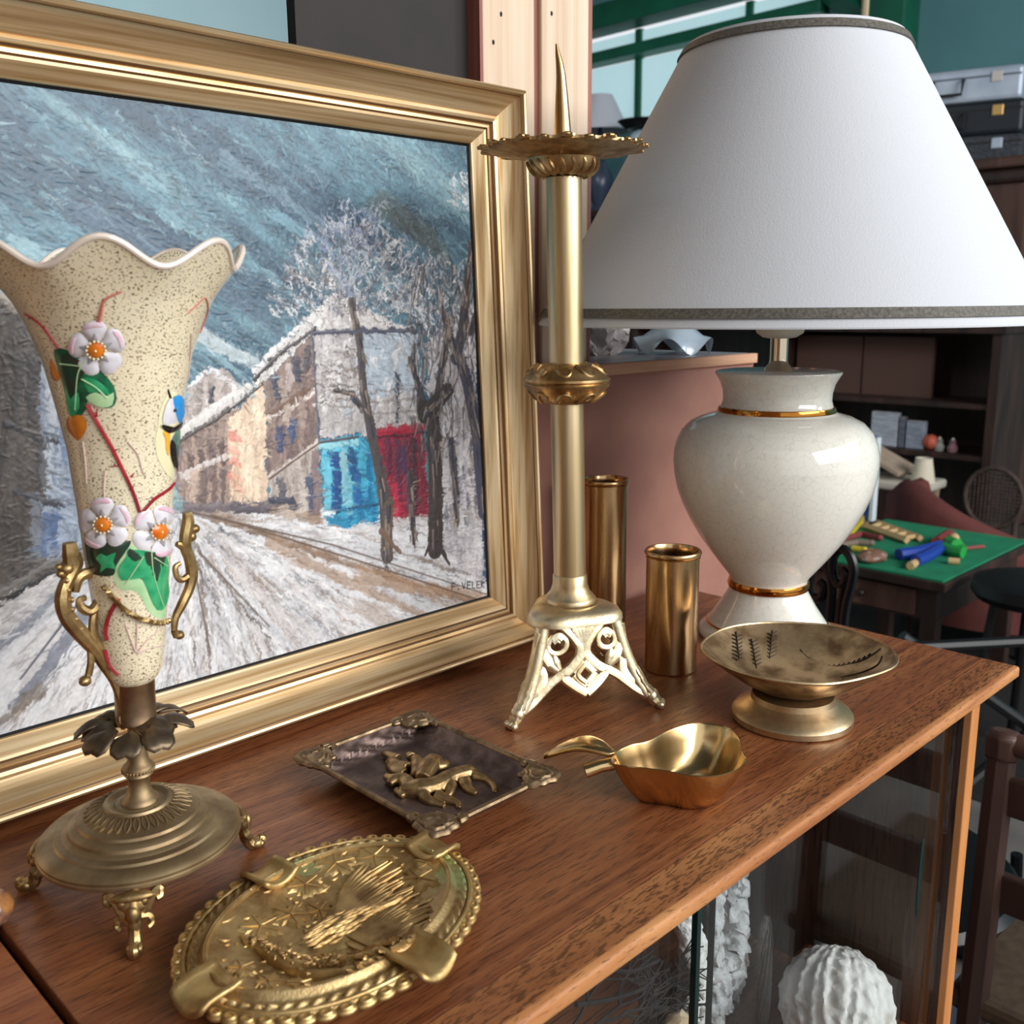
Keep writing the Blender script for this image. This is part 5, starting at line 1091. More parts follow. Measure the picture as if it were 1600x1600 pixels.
for k in range(150):
    t = random.random(); x = 392 + 230 * t; yc = interp(x, [384, 404, 432, 480, 540, 596, 646], [1474, 1482, 1502, 1520, 1516, 1494, 1458]); wd_ = interp(x, [384, 432, 510, 600, 640], [4, 9, 15, 11, 4]); u = random.uniform(-1, 1); y = yc + u * wd_
    aline(mb, [(x - 5, y - 2), (x, y), (x + 9, y + random.uniform(-4, 2))], [.0004, .0011, .0003], .0008 + interp(x, [384, 432, 510, 600, 640], [.0028, .0044, .0062, .0044, .0018]) * math.sqrt(max(0, 1 - u * u)), 3, 5)
for k in range(130):
    t = random.random(); u = random.uniform(-1, 1); x, y = 480 + 135 * t, 1474 - 56 * t + u * 24 * math.sin(PI * min(1, t + .12)); aline(mb, [(x - 8, y + 4), (x + 2, y), (x + 16, y - 9)], [.0004, .0011, .0003], .0012 + .0022 * math.sqrt(max(0, 1 - u * u)), 3, 5)
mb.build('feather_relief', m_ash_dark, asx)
for k in range(26):
    a = 2 * PI * k / 26
mb = MB()
for k in range(150):
    x, y = random.uniform(330, 700), random.uniform(1330, 1560); l = random.uniform(8, 20); a = random.uniform(-.9, .3); aline(mb, [(x, y), (x + l * .5, y + l * .5 * math.sin(a) + 2), (x + l, y + l * math.sin(a))], [.0003, .0009, .0003], .0002, 3, 5)
mb.build('ground_relief', m_ash, asx)

# ================================================================== square bronze dish with a galloping rider
QX0, QX1, QY0, QY1 = .3395, .4405, .4125, .5520
QC = Vector(((QX0 + QX1) / 2, (QY0 + QY1) / 2, T)); QW, QH = (QX1 - QX0) / 2, (QY1 - QY0) / 2
sq = thing('square_dish', QC, 'dark bronze rectangular dish with corner medallions and a galloping horseman', 'dish')
def sq_h(x, y):
    e = min(QW - abs(x), QH - abs(y))
    return .0045 if e > .016 else .0045 + .0135 * ((.016 - e) / .016) ** 1.15
rows = []; NXq, NYq = 84, 112
for j in range(NYq + 1):
    y = -QH + 2 * QH * j / NYq; row = []
    for i in range(NXq + 1):
        x = -QW + 2 * QW * i / NXq; e = min(QW - abs(x), QH - abs(y)); h = sq_h(x, y)
        if .0015 < e < .015:
            al = y if (QW - abs(x)) < (QH - abs(y)) else x; u = (e - .0015) / .0135
            h += .0019 * math.sin(PI * u) * (math.sin(al * 420 + 5 * math.sin(u * 5)) * .5 + .5 * math.cos(al * 210 - u * 7))
        h += .0003 * mnoise.noise(Vector((x * 400, y * 400, 1)))
        row.append(Vector((x, y, h)))
    rows.append(row)
mb = MB(); mb.grid(rows)
und = [[Vector((p.x * .985, p.y * .985, max(0, p.z - .0030))) for p in r] for r in rows[::4]]
und = [[r[i] for i in range(0, NXq + 1, 4)] for r in und]; mb.grid(und, flip=True)
mb.build('dish', m_square, sq, angle=60)
edge = [Vector((sx_ * QW, sy_ * QH, .0165)) for sx_, sy_ in ((-1, -1), (1, -1), (1, 1), (-1, 1))]
for i in range(4):
    a, b = edge[i], edge[(i + 1) % 4]; mb = MB(); mb.tube([a.lerp(b, t) for t in (0.06, .5, .94)], .0021, 8); mb.build('rim_edge', m_square_rim, sq)
for sx_ in (-1, 1):
    for sy_ in (-1, 1):
        d = Vector((sx_, sy_ * .95, 0)).normalized(); s = Vector((-d.y, d.x, 0)); c = Vector((sx_ * (QW - .0062), sy_ * (QH - .0062), .0168)); mb = MB(); rows = []
        out = []
        for k in range(36):
            a = 2 * PI * k / 36; r = .0125 * (1 + .10 * math.cos(3 * a) + .05 * math.cos(9 * a)); out.append((r * math.cos(a) * 1.05 + .0008, r * math.sin(a) * 1.15))
        for t, z in ((.02, .0016), (.3, .0013), (.42, .0006), (.50, .0016), (.58, .0018), (.66, .0004), (.76, .0012), (.86, .0014), (.97, .0002), (1.0, -.0010), (.9, -.0028), (.02, -.0028)):
            rows.append([c + d * (u * t) + s * (v * t) + Vector((0, 0, z)) for u, v in out])
        mb.grid(rows, closed=True)
        for sg in (-1, 1):
            mb.tube(catmull([c + s * (sg * .0135) - d * .002, c + s * (sg * .0170) - d * .0065, c + s * (sg * .0150) - d * .0105, c + s * (sg * .0115) - d * .0085], 4), lerpv(.0026, .0014, 13), 7)
        mb.ball(c - d * .0115 + Vector((0, 0, -.001)), (.0030, .0030, .0022), 8, 6)
        mb.build('corner_medallion', m_square_rim, sq)
def sp(x, y, h): return at_z(440 + x / 3.636, 1080 + y / 3.636, h + .003) - QC
def fig(name, segs, mat=m_square_fig):
    mb = MB()
    for pts, r in segs:
        w = catmull([sp(x, y, h) for x, y, h in pts], 4); mb.tube(w, [interp(i / (len(w) - 1), np.linspace(0, 1, len(r)), r) * .9 for i in range(len(w))], 10, .9)
    mb.map(lambda p: Vector((p.x, p.y, max(p.z, .0036)))); return mb.build(name, mat, sq, remesh=.0007)
fig('horse', [([(690, 560, .004), (780, 555, .005), (870, 540, .005), (960, 490, .005), (1060, 460, .004), (1110, 465, .003)], [.0062, .0085, .0080, .0070, .0066, .0030]),
              ([(730, 545, .005), (690, 500, .006), (640, 505, .006), (610, 530, .005)], [.0072, .0055, .0046, .0030]), ([(640, 500, .006), (600, 490, .005), (600, 470, .005)], [.0046, .0034, .0015]), ([(650, 560, .004), (690, 600, .003)], [.003, .0022]),
              ([(800, 580, .004), (830, 620, .003), (880, 640, .002), (930, 655, .002)], [.0055, .0042, .0030, .0022]), ([(880, 590, .004), (940, 615, .003), (1000, 640, .002), (1005, 665, .002)], [.0052, .0040, .0028, .0020]),
              ([(960, 530, .004), (955, 570, .003), (945, 600, .002)], [.0055, .0040, .0022]), ([(1040, 510, .004), (1060, 555, .003), (1110, 585, .002)], [.0055, .0040, .0022]), ([(1090, 480, .003), (1160, 500, .002), (1205, 540, .002), (1210, 580, .001)], [.0050, .0036, .0028, .0020])])
fig('rider', [([(800, 500, .008), (830, 440, .009), (860, 400, .008), (900, 395, .006)], [.0060, .0078, .0072, .0040]), ([(770, 480, .008), (775, 420, .009), (760, 380, .008)], [.0050, .0056, .0038]), ([(740, 375, .007), (720, 360, .007)], [.0045, .0032]), ([(660, 385, .005), (600, 360, .005), (570, 355, .004)], [.0046, .0034, .0016]), ([(720, 440, .007), (650, 420, .006), (620, 390, .005)], [.0058, .0050, .0034]), ([(860, 430, .007), (920, 425, .006), (945, 405, .005)], [.0060, .0044, .0024]), ([(700, 470, .006), (640, 450, .005), (600, 400, .004)], [.0046, .0040, .0022])])

# ================================================================== inside the sideboard, behind the glass
m_coral = M('white_coral', S(246, 246, 246), .8, col2=S(196, 186, 174), scale=70, detail=6, lo=.55, hi=.75, bump=.9, bscale=260, bdist=.002)
m_fan = M('dark_sea_fan', S(20, 15, 16), .8, col2=S(40, 28, 24), scale=90)
m_jar = pane_mat('grey_jar_glass', (.93, .94, .95, 1), .05, 1.35)
m_shellw = M('chalky_shell', S(244, 244, 242), .75, col2=S(196, 184, 168), scale=40, stretch=(1, 1, 1), detail=6, lo=.55, hi=.75, bump=.6, bscale=180, bdist=.002)
JC = Vector((.687, .452, SH)); 
jr = thing('glass_jar', JC, 'grey tinted cylindrical glass jar holding white coral behind the glass door', 'jar')
MB().lathe([(.002, 0), (.056, 0), (.060, .003), (.060, .300), (.0575, .300), (.0575, .006), (.002, .005)], 64).build('cylinder', m_jar, jr)
def jp(x, y, dy=0): p = at_plane(x, y, (0, JC.y + dy, 0), (0, 1, 0)); return p
def blob(segs, ns=.004, sc=110, seed=0):
    mb = MB()
    for pts, r in segs:
        w = catmull(pts, 16); mb.tube(w, [interp(i / (len(w) - 1), np.linspace(0, 1, len(r)), r) for i in range(len(w))], 32)
    o = Vector((seed * 3.1, 0, 0))
    mb.map(lambda p: p + mnoise.noise_vector(p * sc + o) * ns * 1.3 + mnoise.noise_vector(p * sc * 2.6 + o) * ns * .7 + mnoise.noise_vector(p * sc * 6 + o) * ns * .25); return mb
cz = lambda a: [jp(*p) for p in a]
co_ = thing('coral', Vector((JC.x, JC.y, SH + .006)), 'rough white branching coral standing inside the grey glass jar', 'coral'); COF = co_.location.copy()
def cpart(segs, ns=.004, sc=110, seed=0, name='branch'):
    mb = blob(segs, ns, sc, seed); mb.map(lambda p: Vector((JC.x + (p.x - JC.x) * min(1, .050 / max(1e-6, math.hypot(p.x - JC.x, p.y - JC.y))), JC.y + (p.y - JC.y) * min(1, .050 / max(1e-6, math.hypot(p.x - JC.x, p.y - JC.y))), max(p.z, SH + .006))) - COF); return mb.build(name, m_coral, co_, angle=80)
cpart([(cz([(1205, 1300), (1200, 1370), (1195, 1430), (1180, 1490), (1150, 1530)]), [.010, .013, .014, .014, .012])], .007, 80, 1)
cpart([(cz([(1150, 1330), (1150, 1400), (1148, 1470), (1140, 1530)]), [.012, .015, .016, .012])], .007, 80, 2)
cpart([(cz([(1180, 1320), (1172, 1400), (1160, 1480), (1130, 1540)]), [.008, .008, .010, .010])], .006, 90, 3)
cpart([(cz([(1165, 1520), (1190, 1550), (1205, 1572)]), [.010, .010, .007])], .005, 110, 4)
cpart([(cz([(1135, 1500), (1125, 1530), (1128, 1590)]), [.010, .009, .010])], .004, 120, 5)
cpart([(cz([(1112, 1380), (1112, 1480), (1115, 1560), (1112, 1640)]), [.012, .010, .011, .012])], .004, 110, 6)
c2 = thing('coral', Vector((.555, .395, SH)), 'smooth white coral branch leaning beside the glass jar', 'coral'); C2O = c2.location.copy()
jq = lambda a: [at_plane(x, y, (0, .395, 0), (0, 1, 0)) for x, y in a]
mb = blob([(jq([(1062, 1405), (1078, 1460), (1092, 1515), (1096, 1570), (1092, 1640)]), [.0075, .0105, .0075, .0060, .007])], .0025, 90, 7); mb.map(lambda p: Vector((p.x, p.y, max(p.z, SH))) - C2O); mb.build('branch', m_coral, c2)
mb = blob([(jq([(1094, 1560), (1078, 1575), (1076, 1590)]), [.006, .005, .006]), (jq([(1094, 1540), (1100, 1525), (1106, 1515)]), [.006, .006, .004])], .0025, 120, 8); mb.map(lambda p: Vector((p.x, p.y, max(p.z, SH))) - C2O); mb.build('branch', m_coral, c2)
# sea fan
sf = thing('sea_fan', Vector((.50, .40, SH)), 'dark brown net-like sea fan lying behind the glass door', 'sea fan'); SFO = sf.location.copy()
mb = MB(); fp = lambda x, y: at_plane(x, y, (0, .36 + .02 * math.sin(x * .02), 0), (0, 1, 0))
def fan(x, y, a, l, d, r):
    if d == 0 or not (840 < x < 1085): return
    n = random.randint(2, 3); x2, y2 = x + l * math.cos(a), y - l * math.sin(a); mb.tube([fp(x, y), fp((x + x2) / 2 + random.uniform(-4, 4), (y + y2) / 2 + random.uniform(-4, 4)), fp(x2, y2)], [r, r * .9, r * .8], 5)
    for k in range(n): fan(x2, y2, a + random.uniform(-.9, .9), l * random.uniform(.72, .98), d - 1, max(r * .8, .0006))
for x, y, a in ((900, 1640, .9), (960, 1660, 1.1), (1000, 1640, 1.3), (930, 1700, .6), (860, 1640, .8)): fan(x, y, a, 50, 5, .0015)
for q_ in ([(900, 1570), (960, 1560), (1010, 1540), (1035, 1500)], [(940, 1510), (985, 1518), (1030, 1500)]): mb.tube(catmull([fp(*p) for p in q_], 5), .0016, 6)
mb.tube([fp(930, 1640), fp(930, 1700), fp(940, 1760)], .003, 6)
mb.map(lambda p: Vector((p.x, p.y, max(p.z, SH))) - SFO); mb.build('network', m_fan, sf)
# giant clam shell
KC = Vector((.7720, .3640, SH)); cl_ = thing('clam_shell', KC, 'chalky white ribbed clam shell on the sideboard shelf', 'shell')
rows = []
for i in range(60):
    t = i / 59; row = []
    for k in range(150):
        a = 2 * PI * k / 150; ph = t * PI * .86; rr = math.sin(ph); zc = math.cos(ph); w_ = mnoise.noise(Vector((math.cos(a) * 3, math.sin(a) * 3, t * 2)))
        rib = 1 + (.030 * math.sin(24 * a + 2.4 * w_) + .016 * math.sin(9 * a + 4 * w_)) * min(1, t * 2) + .010 * math.sin(t * 60 + 5 * w_)
        row.append(Vector((.052 * rr * rib * math.cos(a), .050 * rr * rib * math.sin(a), .050 * zc * rib)))
    rows.append(row)
rot_ = Matrix.Rotation(math.atan2(KC.y, KC.x), 3, 'Z') @ Matrix.Rotation(math.radians(40), 3, 'Y')
mb = MB(); mb.grid(rows, closed=True); mb.map(lambda p: rot_ @ p + Vector((0, 0, .030))); mb.map(lambda p: Vector((p.x, p.y, max(p.z, 0))) + mnoise.noise_vector(p * 170) * .0022); mb.map(lambda p: Vector((p.x, p.y, max(p.z, 0)))); mb.build('valve', m_shellw, cl_, angle=70)
wb = thing('wood_block', Vector((.812, .400, SH)), 'small brown wooden block beside the clam shell', 'block'); MB().box((0, 0, .018), (.030, .05, .036)).build('body', m_shelf, wb, smooth=False, bevel=.002)
for i_, (x, y, r_, lab) in enumerate(((1058, 1610, .014, 'pale beige shell in front of the sea fan'), )):
    p = at_plane(x, y, (0, .352, 0), (0, 1, 0)); q = thing('small_shell', Vector((p.x, p.y, SH)), lab, 'shell')
    mb = MB(); mb.ball((0, 0, p.z - SH), (r_, r_ * .8, r_ * .8), 16, 10); mb.map(lambda v: v + mnoise.noise_vector(v * 160) * .003); mb.tube([(0, 0, 0), (0, 0, p.z - SH)], [.012, .008], 8); mb.build('shell_body', M('beige_shell', S(214, 196, 168), .6, col2=S(190, 164, 132), scale=90, bump=.5, bscale=200), q)
# ornament at the gap
am = thing('amber_ornament', at_z(-14, 1446), 'amber and brown glass ornament beside the dark gap', 'ornament')
mb = MB(); mb.ball((0, 0, .010), (.0125, .0125, .010), 18, 12); mb.map(lambda v: v + mnoise.noise_vector(v * 220) * .0016 if v.z > .002 else v); mb.build('body', M('amber_glass', S(206, 140, 72), .2, col2=S(120, 90, 80), scale=120), am)
MB().tube(catmull([(-.004, .004, .017), (.002, .008, .022), (.006, .004, .020)], 4), .003, 8).build('top_curl', M('dull_lilac_glass', S(140, 120, 116), .3, col2=S(190, 176, 160), scale=200), am)
# ================================================================== on the chest behind the lamp
m_film = M('milky_plastic_film', S(214, 206, 202), .3, col2=S(170, 160, 156), scale=40, trans=.25)
pb = thing('plastic_bag', Vector((.950, .812, CZ)), 'crumpled milky plastic bag lying on the chest', 'bag')
mb = MB(); mb.ball((0, 0, .032), (.038, .034, .036), 48, 30)
def crump(p):
    n = mnoise.noise_vector(p * 50) * .010 + mnoise.noise_vector(p * 130) * .005; q = p + n + Vector((0, 0, .007 * math.sin(math.atan2(p.y, p.x) * 9) * (p.z / .05))); return Vector((q.x, q.y, max(0, q.z)))
mb.map(crump); mb.build('crumpled_film', m_film, pb, angle=25)
m_opal = M('blue_white_opal_glass', S(206, 220, 230), .15, col2=S(186, 206, 222), scale=12, coat=.5)
gs = thing('glass_lampshade', Vector((1.032, .758, CZ)), 'frilled bluish white glass lampshade resting on the chest', 'lampshade')
def fr(r, z, th, i): k = max(0, (.05 - z) / .05); return r + k * .006 * math.cos(5 * th + .6), z + k * .022 * (1 + math.cos(5 * th + .6))
MB().lathe([(.105, 0), (.098, .020), (.082, .045), (.060, .065), (.030, .078), (.026, .090), (.024, .090), (.028, .076), (.058, .062), (.079, .042), (.095, .018), (.103, 0)], 100, fr, close=True).map(lambda p: p * .46).build('bell', m_opal, gs, angle=60)

# ================================================================== the hall beyond
m_dwood = wood('dark_brown_wood', S(52, 34, 28), S(36, 23, 19), S(70, 46, 37), grain=(12, 12, 2), pores=False, rough=.5)
m_mwood = wood('mid_brown_wood', S(86, 58, 48), S(66, 42, 34), S(104, 72, 60), grain=(12, 12, 2), pores=False, rough=.5)
m_blk = M('black_paint', S(16, 16, 18), .45)
def bx(name, lo, hi, mat, parent, off, **k):
    return P(MB().box([(a + b) / 2 for a, b in zip(lo, hi)], [b - a for a, b in zip(lo, hi)]), name, mat, parent, off, smooth=False, **k)
# wardrobe with suitcases
WO = (5.45, 2.4, 0); wd = thing('wardrobe', WO, 'dark brown wooden wardrobe with cornice carrying the suitcases', 'wardrobe'); WT = T + .985
bx('body', (5.24, 1.80, .08), (5.80, 3.0, WT - .12), m_mwood, wd, WO); bx('cornice', (5.18, 1.74, WT - .05), (5.84, 3.06, WT), m_mwood, wd, WO, bevel=.01); bx('cornice_moulding', (5.21, 1.77, WT - .12), (5.82, 3.03, WT - .05), m_dwood, wd, WO, bevel=.02)
bx('plinth', (5.22, 1.78, 0), (5.80, 3.02, .08), m_dwood, wd, WO)
for y0, y1 in ((1.90, 2.38), (2.44, 2.92)):
    d = bx('door', (5.22, y0, .16), (5.25, y1, WT - .30), m_dwood, wd, WO, bevel=.006); bx('panel', (5.21, y0 + .08, .3), (5.225, y1 - .08, WT - .5), m_mwood, d, WO, bevel=.004)
def suitcase(lo, hi, mat, trim, lab, hmat, latch):
    c = ((lo[0] + hi[0]) / 2, (lo[1] + hi[1]) / 2, lo[2]); t = thing('suitcase', c, lab, 'suitcase', group=None); f = lo[0]
    bx('shell', lo, hi, mat, t, c, bevel=.02); zm = lo[2] + (hi[2] - lo[2]) * .72; bx('lid_seam', (f - .002, lo[1] + .01, zm - .004), (hi[0] - .01, hi[1] - .01, zm + .004), trim, t, c)
    ym = (lo[1] + hi[1]) / 2 + .02; mb = MB(); h0 = lo[2] + (hi[2] - lo[2]) * .66; h1 = lo[2] + (hi[2] - lo[2]) * .22
    mb.tube([(f, ym - .07, h0), (f - .03, ym - .07, h0 - .005), (f - .035, ym - .065, h1), (f - .035, ym + .065, h1), (f - .03, ym + .07, h0 - .005), (f, ym + .07, h0)], .008, 8); P(mb, 'handle', hmat, t, c)
    for y in (lo[1] + .12, hi[1] - .12): bx('latch', (f - .008, y - .025, zm - .03), (f, y + .025, zm + .02), latch, t, c, bevel=.003)
    return t
m_alu = M('scuffed_aluminium', S(196, 206, 220), .45, .2, col2=S(176, 188, 206), scale=9); m_brassl = M('brass_latch', S(216, 176, 110), .35, .5)
suitcase((5.30, 1.93, WT), (5.66, 2.60, WT + .135), M('dark_blue_tweed', S(44, 48, 56), .8, col2=S(70, 72, 78), scale=60), m_blk, 'dark patterned suitcase at the bottom of the stack on the wardrobe', m_blk, m_alu)
suitcase((5.31, 1.94, WT + .136), (5.66, 2.58, WT + .30), M('navy_black_leatherette', S(24, 30, 38), .5), m_blk, 'black suitcase with brass latch in the middle of the stack', m_blk, m_brassl)
suitcase((5.33, 1.96, WT + .301), (5.65, 2.60, WT + .462), m_alu, M('dark_steel_edge', S(70, 84, 96), .4), 'silver metal suitcase on top of the stack', m_blk, M('pale_latch', S(206, 196, 190), .4))
for o in list(SC.objects):
    if o.parent is None and o.name.startswith('suitcase'): o.rotation_euler = (0, 0, math.radians(17))
# hutch with open shelves and things on it
HX = 4.76; HO = (HX + .2, 2.8, 0); hu = thing('hutch', HO, 'dark brown open shelved hutch standing in front of the wardrobe', 'cabinet'); HT = T + .196
bx('side', (HX, 1.68, 0), (HX + .40, 1.72, HT - .03), m_dwood, hu, HO); bx('side', (HX, 3.76, 0), (HX + .40, 3.8, HT - .03), m_dwood, hu, HO); bx('top_board', (HX - .02, 1.66, HT - .03), (HX + .41, 3.82, HT), m_dwood, hu, HO); bx('back_panel', (HX + .37, 1.72, .05), (HX + .40, 3.76, HT - .03), m_dwood, hu, HO)
for z in (.08, T - .404, T - .16): bx('shelf', (HX + .02, 1.72, z - .024), (HX + .37, 3.76, z), m_dwood, hu, HO)
bx('upright', (HX + .01, 2.82, .09), (HX + .37, 2.86, HT - .03), m_dwood, hu, HO)
for y0, y1 in ((2.06, 2.42), (2.43, 2.80)): bx('brown_panel', (HX + .18, y0, T - .16), (HX + .21, y1, HT - .06), M('faded_brown_board', S(92, 64, 54), .7), hu, HO)
for i, (y, c, nm) in enumerate(((2.74, (196, 150, 130), 'pink'), (2.64, (214, 120, 80), 'orange'), (2.50, (150, 160, 170), 'grey'), (2.22, (206, 206, 206), 'white'), (2.10, (120, 110, 108), 'brown'))):
    t = thing('figurine', (HX + .08, y, HT), 'small %s china figurine on top of the hutch' % nm, 'figurine'); mm = M(nm + '_china', S(*c), .3)
    MB().lathe([(.002, 0), (.028, 0), (.022, .02), (.012, .045), (.016, .06), (.010, .075), (.002, .078)], 16).build('body', mm, t); b_ = MB(); b_.ball((0, 0, .088), .014, 10, 7); b_.build('head', mm, t)
LT = T - .404; BXP = HX + .10
def bpy_(px): return at_plane(px, 690, (BXP, 0, 0), (1, 0, 0)).y
for i, (pa, pb_, h, c, lab) in enumerate(((1362, 1403, .170, (196, 200, 210), 'tall pale grey book standing on the hutch shelf'), (1405, 1414, .15, (120, 124, 136), 'slim grey book standing beside the pale book'), (1417, 1445, .135, (166, 172, 186), 'short grey blue book standing beside the orange ball'))):
    y1, y0 = bpy_(pa), bpy_(pb_); o = (BXP, (y0 + y1) / 2, LT); t = thing('book', o, lab, 'book'); bx('cover', (BXP - .02, y0, LT), (BXP + .02, y1, LT + h), M('book_cloth', S(*c), .6, col2=S(*[max(0, v - 40) for v in c]), scale=14, stretch=(1, 1, 6)), t, o, bevel=.003); bx('pages', (BXP - .015, y0 + .004, LT + .003), (BXP + .015, y1 - .004, LT + h + .001), m_plastic, t, o)
t = thing('orange_ball', (BXP, bpy_(1454), LT), 'small orange ball on the hutch shelf', 'ball'); b_ = MB(); b_.ball((0, 0, .038), .038, 18, 12); b_.build('body', M('orange_rubber', S(206, 96, 70), .5), t); b_ = MB(); b_.tube([(.0385 * math.cos(a), 0, .038 + .0385 * math.sin(a)) for a in [2 * PI * k / 20 for k in range(20)]], .0012, 5, close=True); b_.build('seam', m_blk, t)
for px_, c, nm in ((1468, (150, 150, 144), 'grey'), (1489, (150, 110, 116), 'dusty pink')):
    t = thing('trinket', (BXP, bpy_(px_), LT), 'small %s trinket on the hutch shelf' % nm, 'trinket'); MB().lathe([(.002, 0), (.022, 0), (.026, .02), (.014, .04), (.018, .052), (.002, .058)], 16).build('body', M(nm.replace(' ', '_') + '_glaze', S(*c), .4), t); b_ = MB(); b_.ball((0, 0, .060), .008, 8, 6); b_.build('knob', m_plastic, t)
# stool with a beige board and a cream lampshade
so = (4.31, 1.93, 0); stl = thing('stool', so, 'pale wooden stool with turned legs beyond the red armchair', 'stool'); SZ = T - .465
bx('seat', (4.19, 1.74, SZ - .04), (4.43, 2.14, SZ), M('cream_seat', S(206, 196, 180), .6), stl, so, bevel=.012)
for x in (4.22, 4.40):
    for y in (1.78, 2.10): b_ = MB(); b_.lathe([(.014, 0), (.020, .05), (.014, .12), (.022, .24), (.016, .36), (.02, SZ - .04)], 12, c=(x, y, 0)); P(b_, 'leg', M('pale_turned_wood', S(176, 150, 122), .6), stl, so)
bo_ = (4.31, 1.97, SZ); t = thing('board', bo_, 'beige board lying tilted on the stool', 'board'); m_bg = M('beige_cloth', S(186, 164, 142), .8, col2=S(170, 148, 128), scale=20)
rt_ = Matrix.Rotation(math.radians(24), 3, 'X'); b_ = MB(); b_.box((0, .02, .085), (.20, .27, .022), rt_); b_.build('panel', m_bg, t, smooth=False, bevel=.004); b_ = MB(); b_.box((0, .10, .05), (.16, .03, .10)); b_.build('support', m_bg, t, smooth=False)
t = thing('small_lampshade', (4.27, 1.785, SZ), 'small cream cone lampshade at the end of the stool', 'lampshade'); MB().lathe([(.052, 0), (.034, .105), (.032, .105), (.050, 0)], 32, close=True).build('cone', M('cream_paper', S(226, 214, 190), .8), t); MB().lathe([(.0325, .102), (.0355, .102), (.0355, .107), (.0325, .107)], 32, close=True).build('ring', m_plastic, t)
# red armchair
RO = (3.82, 1.33, 0); rc_ = thing('armchair', RO, 'dusky red upholstered tub armchair behind the green topped table', 'armchair'); m_red = M('dusky_red_velvet', S(112, 58, 52), .85, col2=S(96, 48, 44), scale=8)
rows = []
for i in range(36):
    a = math.radians(70 + 240 * i / 35); c, s = math.cos(a), math.sin(a); yy = s * .37; top = .60 - .36 * max(0, .22 - yy) - .5 * max(0, yy - .26)
    rows.append([Vector((c * r, s * r * 1.12, z)) for r, z in ((.24, .12), (.24, .40), (.245, top - .05), (.265, top), (.30, top + .012), (.335, top - .03), (.345, .38), (.33, .12))])
MB().grid(rows).build('back', m_red, rc_, angle=80); b_ = MB(); b_.box((.02, 0, .24), (.42, .48, .22)); b_.build('seat', m_red, rc_, bevel=.05, seg=4, smooth=True)
for x in (-.17, .17):
    for y in (-.2, .2): b_ = MB(); b_.tube([(x, y, .16), (x, y, 0)], [.025, .016], 10); b_.build('leg', m_dwood, rc_)
# round cane chair
KO = (4.30, at_plane(1552, 780, (4.30, 0, 0), (1, 0, 0)).y, 0); kc = thing('cane_chair', KO, 'dark cane chair with a round back', 'chair'); m_cane = M('dark_cane', S(84, 68, 58), .7, col2=S(60, 48, 42), scale=40)
b_ = MB(); b_.tube([(0, .115 * math.cos(a), .45 + .125 * math.sin(a)) for a in [2 * PI * k / 28 for k in range(28)]], .010, 8, close=True); b_.build('back_hoop', m_cane, kc)
b_ = MB()
for k in range(-6, 7):
    h = math.sqrt(max(0, .11 ** 2 - (k * .016) ** 2)); b_.tube([(0, k * .016, .45 - h), (0, k * .016, .45 + h)], .003, 5); b_.tube([(.004, -h, .45 + k * .016), (.004, h, .45 + k * .016)], .003, 5)
b_.build('cane_weave', m_cane, kc); b_ = MB(); b_.lathe([(.02, .24), (.15, .24), (.16, .26), (.15, .28), (.02, .28)], 28, c=(.17, 0, 0)); b_.build('seat', m_cane, kc)
for x, y in ((.01, -.09), (.01, .09), (.28, -.09), (.28, .09)): b_ = MB(); b_.tube([(x, y, 0), (x, y, .36 if x < .1 else .25)], .012, 8); b_.build('leg', m_cane, kc)
bs_ = at_z(1600, 905, -.42); t = thing('black_stool', (bs_.x + .02, bs_.y - .03, 0), 'round black padded stool beside the green topped table', 'stool'); zt = T - .42
MB().lathe([(.01, zt - .06), (.15, zt - .06), (.165, zt - .04), (.16, zt - .012), (.12, zt), (.01, zt + .004)], 36).build('seat', m_blk, t)
for k in range(4): a = 2 * PI * k / 4 + .5; b_ = MB(); b_.tube([(.1 * math.cos(a), .1 * math.sin(a), zt - .06), (.15 * math.cos(a), .15 * math.sin(a), .006)], .012, 8); b_.build('leg', m_blk, t)

rg = tag(MB().box((3.5, 1.05, .0015), (2.0, 1.9, .003)).build('floor_shade', M('floor_shade_brown', S(30, 26, 25), .95, col2=S(22, 19, 19), scale=30), smooth=False), 'dark brown sheet added as floor shade under the green topped table', 'floor_shade')  # added sheet, its dark colour stands in for shade under the furniture
# green-topped table with toys
GZ = T - .45; gA, gB, gC, gD = [at_z(x, y, -.45) for x, y in ((1361, 808), (1572, 841), (1488, 912), (1280, 873))]
gc = (gA + gB + gC + gD) / 4; GO = (gc.x, gc.y, 0); gt = thing('green_table', GO, 'small dark wooden table with a bright green top covered in toys', 'table')
m_felt = M('green_baize', S(28, 138, 96), .8, col2=S(22, 122, 84), scale=12)
x0, x1, y0, y1 = (gC.x + gD.x) / 2, (gA.x + gB.x) / 2, (gC.y + gB.y) / 2 - .02, (gA.y + gD.y) / 2 + .02
bx('green_top', (x0, y0, GZ - .006), (x1, y1, GZ), m_felt, gt, GO); bx('top_frame', (x0 - .012, y0 - .012, GZ - .032), (x1 + .012, y1 + .012, GZ - .0065), m_dwood, gt, GO, bevel=.003)
bx('apron', (x0 + .02, y0 + .02, GZ - .13), (x1 - .02, y1 - .02, GZ - .032), m_dwood, gt, GO)
dr = bx('drawer', (x0 + .012, y0 + .08, GZ - .12), (x0 + .02, y1 - .08, GZ - .045), m_mwood, gt, GO); b_ = MB(); b_.ball((x0 + .005, (y0 + y1) / 2, GZ - .083), .012, 10, 7); P(b_, 'knob', m_dwood, dr, GO)
